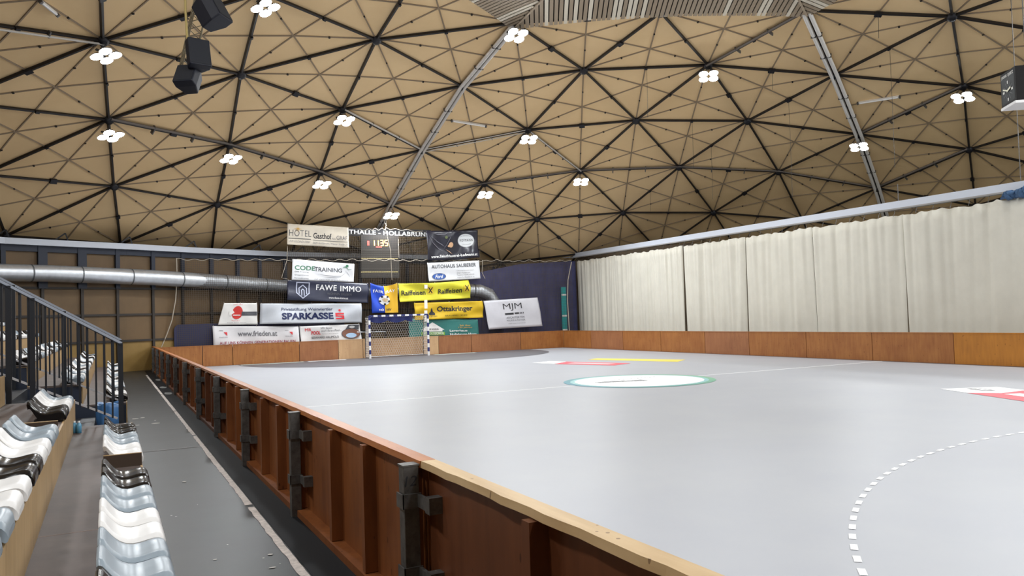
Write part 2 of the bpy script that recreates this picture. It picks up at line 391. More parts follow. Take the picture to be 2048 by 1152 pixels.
# slatted centre of the dome
def slatz(x, y): return zat(x, y)-.22
for s in range(6):
    V0 = raw(2, s*2); V1 = raw(2, s*2+2 if s < 5 else 0); A = raw(0, 0)
    if s == 0: V0 = NODE[(2, 0)]; V1 = NODE[(2, 2)]
    if s == 5: V1 = NODE[(2, 0)]
    if s == 1: V0 = NODE[(2, 2)]
    e = Vector((V1.x-V0.x, V1.y-V0.y)); ln = e.length; e.normalize()
    a2 = Vector((A.x, A.y)); v0 = Vector((V0.x, V0.y)); tA = (a2-v0).dot(e); apexh = (a2-v0-e*tA).length; nrm = (a2-v0-e*tA).normalized()
    mb = MB(); rr = random.Random(s+11); pos = .06
    edgez = lambda t: V0.z+(V1.z-V0.z)*t/ln
    mid = NODE.get((2, 2*s+1)); 
    while pos < ln-.1:
        w = .125
        for tt in (pos+w/2,):
            hmax = apexh*(tt/tA if tt < tA else (ln-tt)/(ln-tA))
        if hmax > .15:
            ns = 4; vs = []; mi = 1 if rr.random() < .22 else 0
            # edge sags outwards to the middle node of the ring
            for q in range(ns+1):
                hh = -.12+(hmax+.1)*q/ns
                for ww in (pos, pos+w):
                    p = v0+e*ww+nrm*hh; vs.append(Vector((p.x, p.y, slatz(p.x, p.y))))
            vs2 = [v+Vector((0, 0, .03)) for v in vs]
            fs = [(2*q, 2*q+1, 2*q+3, 2*q+2) for q in range(ns)]
            mb.add(vs, fs, mi); mb.add(vs2, [f[::-1] for f in fs], mi)
            mb.add([vs[0], vs[1], vs2[1], vs2[0]], [(0, 1, 2, 3)], mi)
        pos += w+.04
    # dark sheet added so that the gaps between slats look dark
    vs = []; N_ = 6
    for a in range(N_+1):
        for b in range(N_+1-a):
            p = v0*(1-(a+b)/N_)+Vector((V1.x, V1.y))*(a/N_)+a2*(b/N_); vs.append(Vector((p.x, p.y, zat(p.x, p.y)-.12)))
    idx = {}; c_ = 0
    for a in range(N_+1):
        for b in range(N_+1-a): idx[(a, b)] = c_; c_ += 1
    fs = []
    for a in range(N_):
        for b in range(N_-a):
            fs.append((idx[(a, b)], idx[(a+1, b)], idx[(a, b+1)]))
            if a+b < N_-1: fs.append((idx[(a+1, b)], idx[(a+1, b+1)], idx[(a, b+1)]))
    mb.add(vs, fs, 2)
    mb.build('slat_panel', [m_slatA, m_slatB, m_slatD], ceil)
    # ridge bar between two slat fields
    p0 = Vector((V0.x, V0.y, slatz(V0.x, V0.y)-.02)); 
    MB().tube([p0, Vector(((V0.x+A.x)/2, (V0.y+A.y)/2, slatz((V0.x+A.x)/2, (V0.y+A.y)/2)-.03)), Vector((A.x, A.y, slatz(A.x, A.y)-.02))], .035, 6).build('ridge_bar', m_slatA, ceil)
# pipes that follow the struts
def pipe(nodes, offs, r, m, name, label, cat='pipe', drop=.16):
    pts = [NODE[(j, i % (6*j))] for j, i in nodes]; mb = MB()
    for o in offs:
        P = []
        for k, p in enumerate(pts):
            a = pts[max(0, k-1)]; b = pts[min(len(pts)-1, k+1)]; d = (b-a).normalized(); n = (p-ctr).normalized(); sd = d.cross(n).normalized()
            P.append(p-n*drop+sd*o)
        mb.tube(P, r, 8)
        # sockets
    ob = mb.build(name, m)
    for k in range(len(pts)-1):
        for f in (.33, .66):
            a, b = pts[k], pts[k+1]; p = a+(b-a)*f; n = (p-ctr).normalized(); d = (b-a).normalized(); sd = d.cross(n).normalized()
            q = MB().obox(p-n*(drop-.02), d, sd, n, .02, max(abs(o) for o in offs)+r*1.25, r*1.3); q.build('pipe_clip', m_steel, ob)
    tag(ob, label, cat); return ob
pipe([(2, 0), (3, 0), (4, 0), (5, 0), (6, 0)], (-.085, .085), .07, m_pipe, 'twin_pipe', 'thick twin grey pipes down the ceiling rib ending above the scoreboard')
pipe([(2, 2), (3, 3), (4, 4), (5, 5), (6, 6)], (-.1, .1), .075, mat('pipe_light', (.72, .70, .66), .4), 'twin_pipe', 'twin pale pipes down the ceiling rib right of the slatted centre')
pipe([(4, -1), (4, 0)], (.08,), .04, m_pipe, 'single_pipe', 'thin pale pipe along a ceiling strut left of the twin grey pipes')
pipe([(5, -3), (5, -2), (5, -1), (5, 0)], (.09,), .055, mat('pipe_dark', (.12, .10, .085), .5), 'cable_duct', 'dark cable duct along the struts between the lower left lamps', 'cable duct')
pipe([(5, 0), (5, 1), (5, 2), (5, 3), (5, 4), (5, 5)], (.09,), .04, MATS['pipe_dark'], 'cable_duct', 'dark cable duct along the struts between the lower right lamps', 'cable duct')
pipe([(5, 5), (5, 6)], (.1,), .05, MATS['pipe_dark'], 'cable_duct', 'dark cable duct rising to the right edge above the curtain rail', 'cable duct')
pipe([(4, 0), (4, 1)], (-.05, .08), .022, m_pipe, 'conduit_pair', 'pair of thin conduits from the twin grey pipes to the central lamp')
pipe([(4, 1), (5, 2)], (.04,), .035, m_pipe, 'single_pipe', 'thin pale pipe along the strut between the two central right lamps')
pipe([(3, 2), (2, 2)], (.09,), .05, MATS['pipe_dark'], 'cable_duct', 'dark cable duct rising from a lamp to the slatted ceiling centre', 'cable duct')
pipe([(4, 4), (4, 5)], (.09,), .05, MATS['pipe_dark'], 'cable_duct', 'dark cable duct between the two lamps near the wall clock cube', 'cable duct')
pipe([(4, -3), (4, -4)], (.06,), .035, m_pipe, 'single_pipe', 'thin pale pipe along the strut at the far upper left')
# unlit tube lights
def tubelight(x0, y0, x1, y1, label):
    a = ondome(x0, y0); b = ondome(x1, y1); n = (a-ctr).normalized(); a -= n*.12; b -= n*.12
    t = thing('tube_light', label, 'tube light', (a+b)/2, 'unlit tube lights under the dome')
    MB().bar(a+n*.03, b+n*.03, .09, .06, 0, upv=n).build('housing', m_offw, t); d = (b-a).normalized()
    MB().tube([a+d*.06-n*.03, b-d*.06-n*.03], .03, 8).build('glass_tube', m_white, t)
    for p in (a, b): MB().obox(p-n*.01, d, d.cross(n), n, .03, .05, .05).build('end_cap', m_steel, t)
tubelight(902, 238, 970, 249, 'unlit white tube light between the central and the left pipes')
tubelight(1716, 203, 1800, 190, 'unlit white tube light right of the pale twin pipes')
tubelight(1625, -4, 1642, 3, 'unlit tube light at the top beside the slatted centre')
tubelight(75, -4, 109, 23, 'unlit white tube light at the top left of the dome')

# ================================================================= lamps
LAMPS = [((2,0),'just below the corner of the slatted centre'),((3,-2),'at the top edge beside the hanging speakers'),((3,2),'below the middle of the slatted centre'),((4,-3),'near the top left corner'),
 ((4,-1),'above the hotel banner in the upper row'),((4,1),'at the end of the two thin conduits'),((4,4),'on the pale twin pipes'),((4,5),'beside the cube clock'),
 ((5,-3),'lower of the two at far left'),((5,-2),'second from the left in the lowest row'),((5,-1),'third from the left in the lowest row'),((5,0),'right above the scoreboard'),
 ((5,1),'just right of the scoreboard lamp'),((5,2),'rightmost of the lowest row')]
m_lens = mat('lamp_lens', (1, 1, 1), .4, emit=(.93, .97, 1.0), strength=300.)
def lamp_proto():
    t = thing('hall_lamp', '', 'lamp')
    MB().tube([(-.12, 0, -.12), (-.12, 0, -.02), (-.06, 0, .03), (.06, 0, .03), (.12, 0, -.02), (.12, 0, -.12)], .012, 6).build('hook_bracket', m_steel, t)
    MB().box((-.34, -.03, -.16), (.34, .03, -.12)).build('crossbar', m_steel, t)
    for sx_ in (-1, 1):
        for sy in (-1, 1):
            h = MB().tube([(sx_*.19, sy*.165, -.236), (sx_*.19, sy*.165, -.19), (sx_*.19, sy*.165, -.165)], [.135, .14, .08], 12).tube([(sx_*.19, sy*.165, -.245), (sx_*.19, sy*.165, -.215), (sx_*.19, sy*.165, -.17)], [.178, .175, .09], 14, caps=False).build('lamp_head', m_steel, t)
            vs = []; n = 8; l = MB()
            # domed rectangular lens, glows down and sideways
            for i in range(n+1):
                for j in range(n+1):
                    a = -1+2*i/n; b = -1+2*j/n; ea, eb = a*math.sqrt(1-b*b*.4), b*math.sqrt(1-a*a*.4); vs.append((sx_*.19+ea*.165, sy*.165+eb*.155, -.238-.03*(1-a**4)*(1-b**4)))
            l.add(vs, [(i*(n+1)+j, (i+1)*(n+1)+j, (i+1)*(n+1)+j+1, i*(n+1)+j+1)[::-1] for i in range(n) for j in range(n)], 0, True)
            l.build('lens', m_lens, h)
    return t
def copy_tree(o, parent=None):
    c = o.copy(); C.objects.link(c)
    if parent is not None: c.parent = parent
    for ch in list(o.children): copy_tree(ch, c)
    return c
lp = lamp_proto(); first = True
EXTRA = [((j, i+3*j), None) for (j, i), _ in LAMPS] + [((3, 5), None), ((4, 6), None), ((5, 7), None), ((5, 8), None), ((4, 7), None), ((3, 6), None)]  # unseen lamps added for light: seen ones mirrored, plus more to the right
def hidden(p):
    d = p-EYE; z = d.dot(fw)
    if z < .5: return True
    x = 1024+F*d.dot(rt)/z; y = 576-F*d.dot(up)/z
    return not (-40 < x < 2090 and -40 < y)
seen_ = set(); EX2 = []
for (j, i), t_ in EXTRA:
    kk = (j, i % (6*j))
    if kk in seen_ or not hidden(NODE[kk]) or kk in [(a, b % (6*a)) for (a, b), _ in LAMPS]: continue
    seen_.add(kk); EX2.append(((j, i), None))
print('extra lamps', [a for a, _ in EX2])
for k, ((j, i), txt) in enumerate(LAMPS + EX2):
    P = NODE[(j, i % (6*j))]
    o = lp if k == 0 else copy_tree(lp)
    n = (P-ctr).normalized(); o.location = P-Vector((0, 0, .22))-n*.1
    if P.z < 9.5: o.location += Vector((0, 0, -.12))
    dc = Vector((DCX-P.x, DCY-P.y, 0)); ang = math.atan2(dc.y, dc.x)
    o.rotation_euler = (-.38, .0, ang+PI/2)
    o['label'] = ('bright white four-head ceiling lamp, ' + txt) if txt else 'unseen four-head lamp added under the dome for more light'
    o['group'] = 'lamps hung under the dome' if txt else 'unseen lamps added for light'

# ================================================================= outer wall
WP = [(-3.67, 35.55), (-1.73, 36.48), (.64, 37.5), (3.34, 38.9), (6.47, 40.2), (8.76, 40.9), (11.48, 41.35), (16, 42.0), (20.9, 42.4), (24.7, 40.3)]
RW = 27.2
a0 = math.atan2(WP[0][1]-13.8, WP[0][0]-12.66); a1 = math.atan2(WP[-1][1]-13.8, WP[-1][0]-12.66)
ext = []
aa = a0+.09
while aa < a1+2*PI-.05: ext.append((12.66+RW*math.cos(aa), 13.8+RW*math.sin(aa))); aa += .09
ZT = 5.3
mb = MB(); vs = WP
def wallseg(mb, pts, z0, z1, mi=0):
    for a, b in zip(pts[:-1], pts[1:]):
        mb.add([(a[0], a[1], z0), (b[0], b[1], z0), (b[0], b[1], z1), (a[0], a[1], z1)], [(0, 1, 2, 3)], mi)
LW = ext[:9][::-1]+WP
def offs(pts, d):
    out = []
    for (x, y) in pts:
        v = Vector((12.66-x, 13.8-y)).normalized(); out.append((x+v.x*d, y+v.y*d))
    return out
wallseg(mb, LW, 1.29, ZT, 0); wallseg(mb, LW, -.02, 1.29, 1)
wb = struct(mb.build('wall_back', [m_wallp, m_wally]))
mb = MB(); wallseg(mb, [LW[0]]+ext[8:]+[WP[-1]], -.02, ZT+.3, 0); struct(mb.build('wall_left', mat('wall_far', (.16, .12, .08), .8)))
# frame of the back wall
def along(pts, x):   # interpolate wall position for a given X
    for a, b in zip(pts[:-1], pts[1:]):
        if a[0] <= x <= b[0]: f = (x-a[0])/(b[0]-a[0]); return (x, a[1]+(b[1]-a[1])*f), (Vector(b)-Vector(a)).normalized()
posts = [-6.2, -4.85, -3.62, -2.36, -1., .3, 1.69, 2.95, 4.25, 5.5, 6.6, 7.9, 9.2, 10.6, 12., 13.4, 14.8, 16.2, 17.6, 19., 20.4]
for k, x in enumerate(posts):
    r_ = along(LW, x)
    if not r_: continue
    (px_, py_), d = r_; nn = Vector((d.y, -d.x)); w = .17 if k in (3, 4) else .085
    m = MB().obox((px_+nn.x*.05, py_+nn.y*.05, 1.75), (d.x, d.y, 0), (nn.x, nn.y, 0), (0, 0, 1), .055, .05, 1.77)
    m.build('wall_post', m_frame, wb)
    m = MB().obox((px_+nn.x*.07, py_+nn.y*.07, 4.4), (d.x, d.y, 0), (nn.x, nn.y, 0), (0, 0, 1), w, .07, .9)
    m.build('wall_post', m_navy, wb)
for z in (1.29, 2.4, 3.52):
    m = MB()
    for a, b in zip(LW[:-1], LW[1:]):
        A, B = offs([a, b], .04); m.bar((A[0], A[1], z), (B[0], B[1], z), .06, .09)
    m.build('wall_crossbar', m_frame, wb)
m = MB()
for a, b in zip(LW[:-1], LW[1:]):
    A, B = offs([a, b], .06); m.bar((A[0], A[1], 5.06), (B[0], B[1], 5.06), .1, .24)
m.build('wall_header', m_navy, wb)
# grey rail on top of the wall and over the curtain
CXR = 24.4
RP = [Vector((x, y, ZT)) for x, y in offs(LW, .18)[:-1]]+[Vector((CXR+.2, 40.0, 5.3))]
def channel(pts, name, label):
    mb = MB()
    for a, b in zip(pts[:-1], pts[1:]): mb.bar(a, b+(b-a).normalized()*.03, .26, .24)
    o = mb.build(name, m_rail); tag(o, label, 'rail'); return o
cr_ = channel(RP, 'wall_rail', 'light grey curved rail running on top of the back wall')
rr_ = channel([Vector((CXR+.2, 40.0, 5.3)), Vector((CXR+.2, 4.0, 5.3))], 'curtain_rail', 'straight light grey rail above the cream curtain')
MB().box((CXR+.06, 4, 5.13), (CXR+.3, 40, 5.18)).build('rail_lower_lip', mat('lip', (.30, .29, .28), .6), rr_)
m = MB()
for x in range(6):
    p = RP[9+x]; 
    m = MB().bar(p+Vector((-.25, 0, .15)), p+Vector((.1, 0, .42)), .05, .05).bar(p+Vector((.1, 0, .42)), p+Vector((.2, 0, .1)), .05, .05); m.build('rail_clamp', m_black, cr_)

# ================================================================= duct
dp = []
OW = offs(LW, .47)
def onwall(px_, py_):
    d = ray(px_, py_)
    for a, b in zip(OW[:-1], OW[1:]):
        ex, ey = b[0]-a[0], b[1]-a[1]; det = d.x*(-ey)+ex*d.y
        t = (a[0]*(-ey)+ex*a[1])/det; s_ = (d.x*a[1]-d.y*a[0])/det
        if 0 <= s_ <= 1 and t > 0: return EYE+d*t
for q in [(-40, 544), (0, 545), (100, 547), (200, 551), (300, 555), (400, 561), (480, 566), (560, 573)]: dp.append(onwall(*q))
for q in [(700, 580, 40.0), (820, 582, 39.4), (930, 580, 38.9), (960, 581, 38.8), (978, 588, 38.8), (988, 603, 38.8), (990, 640, 38.8)]:
    dp.append(atY(q[0], q[1], q[2]))
dt = tag(MB().tube(dp, .33, 20).build('ventilation_duct', m_galv), 'round silver ventilation duct along the back wall behind the net', 'duct')
for k in range(0, len(dp)-4):
    for f in (.6,):
        a, b = dp[k], dp[k+1]; p = a+(b-a)*f; d = (b-a).normalized(); MB().tube([p-d*.025, p+d*.025], .342, 20, caps=False).build('duct_seam', mat('seam', (.12, .13, .14), .5, metal=.5), dt)

# ================================================================= near boards
PY = [4.5, 7.8, 10.95, 14.05, 17.1, 20.3, 23.4, 26.5, 29.6, 32.7, 35.6]
PN = ['nearest the viewer, cap worn to bare wood', 'second from the viewer with glossy orange cap', 'third from the viewer', 'fourth from the viewer', 'fifth from the viewer', 'sixth from the viewer', 'seventh from the viewer', 'eighth from the viewer', 'ninth from the viewer', 'tenth from the viewer', 'eleventh from the viewer', 'last one before the far corner']
ys_ = [1.2]+PY+[37.9]
for k in range(len(ys_)-1):
    y0, y1 = ys_[k]+(.03 if k else 0), ys_[k+1]-.03+.03
    if k: y0 = ys_[k]+.005
    t = thing('rink_board', 'brown wooden rink board on the left side, ' + PN[k], 'rink board', (XL, y0, 0), 'wooden boards along the left side')
    pm = m_brd2 if k in (0, 4, 7) else m_brd
    MB().box((XL, y0, 0.03), (XL+.03, y1, .965)).build('board_plate', pm, t)
    n = max(2, int((y1-y0)/.95)); 
    for i in range(n):
        yy = y0+.06+(y1-y0-.12)*i/n - .03
        if k == 1: yy = [4.62, 5.57, 6.52, 7.62][min(i, 3)]
        if k == 0: yy = [1.2, 2.05, 3.05, 4.3][min(i, 3)]
        MB().box((XL-.095, yy, .05), (XL, yy+.07, .955)).build('rib', pm, t)
    MB().box((XL-.11, y0, -.02), (XL+.03, y1, .045)).build('base_sill', pm, t)
    cb = MB(); r_ = random.Random(k); ny = 24; 
    for i in range(ny):
        ya, yb = y0+(y1-y0)*i/ny, y0+(y1-y0)*(i+1)/ny
        if i == 0: xo = XL-.06
        xn = XL-.06+(r_.uniform(-.006, .012) if k == 0 else r_.uniform(-.002, .003))
        z0, z1 = .955, 1.0
        vs = [(xo, ya, z0+.006), (XL+.045, ya, z0), (XL+.045, ya, z1), (xo+.006, ya, z1), (xn, yb, z0+.006), (XL+.045, yb, z0), (XL+.045, yb, z1), (xn+.006, yb, z1)]
        fs = [(3, 2, 6, 7), (0, 3, 7, 4), (1, 0, 4, 5), (2, 1, 5, 6)]
        if i == 0: fs.append((0, 1, 2, 3))
        if i == ny-1: fs.append((7, 6, 5, 4))
        cb.add(vs, fs); xo = xn
    cb.build('cap_rail', m_capW if k == 0 else m_cap, t)
PNm = ['nearest the viewer with a hand-written number', 'second from the viewer', 'third from the viewer', 'fourth from the viewer', 'fifth from the viewer', 'sixth from the viewer', 'seventh from the viewer', 'eighth from the viewer', 'ninth from the viewer', 'tenth from the viewer', 'nearest the far corner']
def textmesh(body, bold=0., spacing=1., shear=0.):
    cu = bpy.data.curves.new('t', 'FONT'); cu.body = body; cu.offset = bold; cu.space_character = spacing; cu.shear = shear; cu.resolution_u = 3
    ob = bpy.data.objects.new('t', cu); me = bpy.data.meshes.new_from_object(ob)
    vs = [v.co.copy() for v in me.vertices]; fs = [tuple(p.vertices) for p in me.polygons]
    bpy.data.objects.remove(ob); bpy.data.curves.remove(cu); bpy.data.meshes.remove(me)
    x0 = min(v.x for v in vs); x1 = max(v.x for v in vs); y0 = min(v.y for v in vs); y1 = max(v.y for v in vs)
    return [((v.x-x0)/(x1-x0), (v.y-y0)/(y1-y0)) for v in vs], fs
for k, y in enumerate(PY):
    t = thing('steel_post', 'grey steel post holding the left rink boards, ' + PNm[k], 'post', (XL-.1, y+.05, 0), 'steel posts of the left boards')
    MB().box((XL-.16, y, -.02), (XL-.065, y+.09, .975)).build('post', m_steel, t, bevel=.004)
    MB().box((XL-.165, y-.005, .975), (XL-.06, y+.095, .985)).build('post_cap', m_steel, t)
    for z in (.30, .73):
        c = MB().box((XL-.172, y-.012, z), (XL-.055, y-.002, z+.085)).box((XL-.174, y-.012, z), (XL-.166, y+.1, z+.085))
        c.box((XL-.08, y-.20, z+.005), (XL-.06, y-.002, z+.08)).box((XL-.082, y-.21, z-.005), (XL+.002, y-.14, z+.09))
        c.build('clamp', m_steel, t)
    if k == 0:
        uv, fs = textmesh('12', 0.0, 1.0, .2)
        mb = MB(); mb.add([(XL-.155+u*.075, y-.0025, .86+v*.06) for u, v in uv], fs); mb.build('handwritten_number', m_dark, t)

# ================================================================= right and far boards
def board_run(name, axis, marks, face, top, mats_, names, side):
    for k in range(len(marks)-1):
        a, b = marks[k], marks[k+1]
        if axis == 'y':
            t = thing('rink_board', names[k], 'rink board', (face, (a+b)/2, 0), 'wooden boards along the right side')
            MB().box((face, a+.012, 0), (face+.04, b-.012, top-.03)).build('board_plate', mats_[k % len(mats_)], t)
            MB().box((face-.012, a+.006, top-.03), (face+.1, b-.006, top)).build('cap_rail', mats_[k % len(mats_)], t)
        else:
            t = thing('rink_board', names[k], 'rink board', ((a+b)/2, face, 0), 'wooden boards behind the far goal')
            MB().box((a+.012, face, 0), (b-.012, face+.04, top-.03)).build('board_plate', mats_[k], t)
            MB().box((a+.006, face-.012, top-.03), (b-.006, face+.1, top)).build('cap_rail', mats_[k], t)
rm = [-1., 2.2, 5.4, 8.6, 11.9, 15.1, 17.94, 20.72, 23.6, 26.2, 29.2, 32.2, 35.1, 37.9]
wn = ['golden brown rink board on the right side, ' + w for w in ['beside the near goal out of view', 'third one beyond the right edge', 'second one beyond the right edge', 'just out of view beyond the right edge', 'cut by the right edge', 'first whole one from the right edge', 'second whole one from the right edge', 'third whole one from the right edge', 'fourth whole one from the right edge', 'fifth whole one from the right edge', 'sixth whole one from the right edge', 'next to the last one by the corner', 'in the far right corner']]
wn = [w for w in wn]; board_run('b', 'y', rm, XR, .935, [m_brdG, m_brdR, m_brdG, m_brdG, m_brdG, m_brdR, m_brdR, m_brdR, m_brdB, m_brdR, m_brdR, m_brdB, m_brdR], wn, 1)
fx = [(XL+.04)]+[atY(x, 700, YF).x for x in (405, 465.5, 598.7, 677, 726, 877.7, 943, 1042)]+[XR]
fn = ['wooden far board in the left corner', 'orange wooden far board left of the long stained one', 'long orange wooden far board under the web address banner', 'reddish brown wooden far board under the pool banner', 'pale new wooden far board left of the goal', 'wide pale wooden far board behind the goal net', 'brick-brown wooden far board right of the goal', 'brown wooden far board between brick-brown one and corner one', 'brown wooden far board ending in the right corner']
board_run('f', 'x', fx, YF, .94, [m_brdR, m_brdR, m_brdR, m_brdB, m_brdP, m_brdP, m_brdB, m_brdB, m_brdR, m_brdR], fn, 1)

# ================================================================= curtain
def curtain(y0, y1, seed, label, folds):
    r_ = random.Random(seed); n = int((y1-y0)/.035); ph = [r_.uniform(0, 6.28) for _ in range(5)]; zz = 14
    mb = MB(); vs = []
    fr = [(2.1, .04), (4.7, .035), (9.3, .026), (16.7, .017), (26., .008)]
    for i in range(n+1):
        y = y0+(y1-y0)*i/n; d0 = sum(a*math.sin(w*y*folds+p) for (w, a), p in zip(fr, ph)); d1 = sum(a*math.sin(w*.8*y*folds+p*1.7) for (w, a), p in zip(fr, ph))
        ed = min((y-y0), (y1-y))
        for j in range(zz+1):
            v = j/zz; top = 4.93-.04*abs(math.sin(PI*(y-y0)/.62))-.02*math.sin(y*3.3)-.012*math.sin(y*17)
            x = CXR+(d0*v+d1*(1-v))*(.9+.1*folds)+(.05*math.exp(-ed/.08))
            vs.append((x, y, .15+(top-.15)*v))
    fs = [(i*(zz+1)+j, (i+1)*(zz+1)+j, (i+1)*(zz+1)+j+1, i*(zz+1)+j+1) for i in range(n) for j in range(zz)]
    mb.add(vs, fs, 0, True); o = mb.build('cream_curtain', m_curt); md = o.modifiers.new('thick', 'SOLIDIFY'); md.thickness = .008
    tag(o, label, 'curtain', 'cream curtain panels')
    y = y0+.3
    while y < y1: MB().bar((CXR, y, 4.90), (CXR+.1, y, 5.12), .012, .012).build('curtain_hook', m_steel, o); y += .62
s_ = CXR/23.1
cm = [3.0, 8.0, 12.85, 17.07*s_, 20.76*s_, 24.28*s_, 28.13*s_, 39.4]
cl = ['cream curtain panel out of view on the right', 'cream curtain panel cut by the right edge of the view', 'smooth cream curtain panel whose top corner is bunched up with blue cloth', 'cream curtain panel left of the one with the bunched corner', 'cream curtain panel, middle one of the five whole panels', 'cream curtain panel, second whole panel from the far corner', 'strongly folded cream curtain panel reaching the far corner']
for k in range(1, 7): curtain(cm[k]+.02, cm[k+1]-.02, k, cl[k], 1.0 if k < 5 else (1.25 if k == 5 else 1.7))
# bunched blue cloth
for (x0_, y0_, x1_, y1_, lb) in ((2004, 391, 2034, 388, 'bunch of blue cloth tied under the curtain rail, left of the knot'), (2034, 386, 2062, 380, 'bunch of blue cloth at the right edge under the curtain rail')):
    a = atX(x0_, y0_, CXR-.15); b = atX(x1_, y1_, CXR-.15); pts = [a+(b-a)*i/14+Vector((0, random.uniform(-.03, .03), random.uniform(-.05, .03))) for i in range(15)]
    rr2 = [.05+.10*math.sin(PI*i/14)**.6+random.uniform(-.035, .035) for i in range(15)]
    tag(MB().tube(pts, rr2, 9).build('blue_cloth_bunch', mat('blue_cloth', (.05, .11, .22), .9, noise=.4, nscale=8)), lb, 'cloth', 'blue cloth bunched at the rail')
# ================================================================= blue curtain, crash mat
yb = 39.3
def blue(x0, x1, z0, z1a, z1b, name, label, y):
    mb = MB(); n = 60; vs = []
    for i in range(n+1):
        x = x0+(x1-x0)*i/n
        for j in range(6): z = z0+((z1a+(z1b-z1a)*i/n)-z0)*j/5; vs.append((x, y+.04*math.sin(x*5)+.03*math.sin(x*11+1), z))
    mb.add(vs, [(i*6+j, (i+1)*6+j, (i+1)*6+j+1, i*6+j+1) for i in range(n) for j in range(5)], 0, True)
    o = mb.build(name, m_bluec); md = o.modifiers.new('t', 'SOLIDIFY'); md.thickness = .01; return o
p0 = atY(937, 549, yb); p1 = atY(1040, 528, yb); p2 = atY(1151, 522, yb)
mb = MB(); n = 70; vs = []
for i in range(n+1):
    x = p0.x+(p2.x-p0.x)*i/n; zt = p0.z+(p1.z-p0.z)*min(1, (x-p0.x)/(p1.x-p0.x))
    if x > p1.x: zt = p1.z+(p2.z-p1.z)*(x-p1.x)/(p2.x-p1.x)
    for j in range(8): vs.append((x, yb+.04*math.sin(x*4)+.025*math.sin(x*9+1), .02+(zt-.02)*j/7))
mb.add(vs, [(i*8+j, (i+1)*8+j, (i+1)*8+j+1, i*8+j+1) for i in range(n) for j in range(7)], 0, True)
o = mb.build('navy_curtain', m_bluec); o.modifiers.new('t', 'SOLIDIFY').thickness = .01
tag(o, 'large navy blue curtain hanging in the far right corner', 'curtain')
mb = MB(); a = atY(348, 650, 38.36); 
pts = []
x0, x1, zt = a.x, 10.3, 1.92
for cx_, cz_, s0 in ((x0+.25, zt-.25, PI), (x1-.25, zt-.25, PI/2)):
    for i in range(6): tt = s0-PI/2*i/5; pts.append((cx_+.25*math.cos(tt), 38.36, cz_+.25*math.sin(tt)))
pts += [(x1, 38.36, 0), (x0, 38.36, 0)]
mb.prism(pts, (0, .06, 0)); cmob = tag(mb.build('crash_mat', mat('mat_navy', (.028, .03, .085), .6), None), 'low dark blue crash mat behind the far left board', 'mat')
for xx in (5.1, 6.9, 8.7): MB().box((xx, 38.345, .05), (xx+.02, 38.36, 1.9)).build('mat_seam', m_dark, cmob)
mb = MB(); mb.box((23.05, 38.9, .1), (23.35, 38.98, 3.4)); tl = tag(mb.build('teal_strip', mat('teal', (.01, .35, .36), .6)), 'narrow teal strip beside the edge of the navy curtain', 'panel')
for z in (1.7, 2.9, .9): MB().box((23.05, 38.89, z), (23.35, 38.90, z+.1)).build('white_band', m_white, tl)

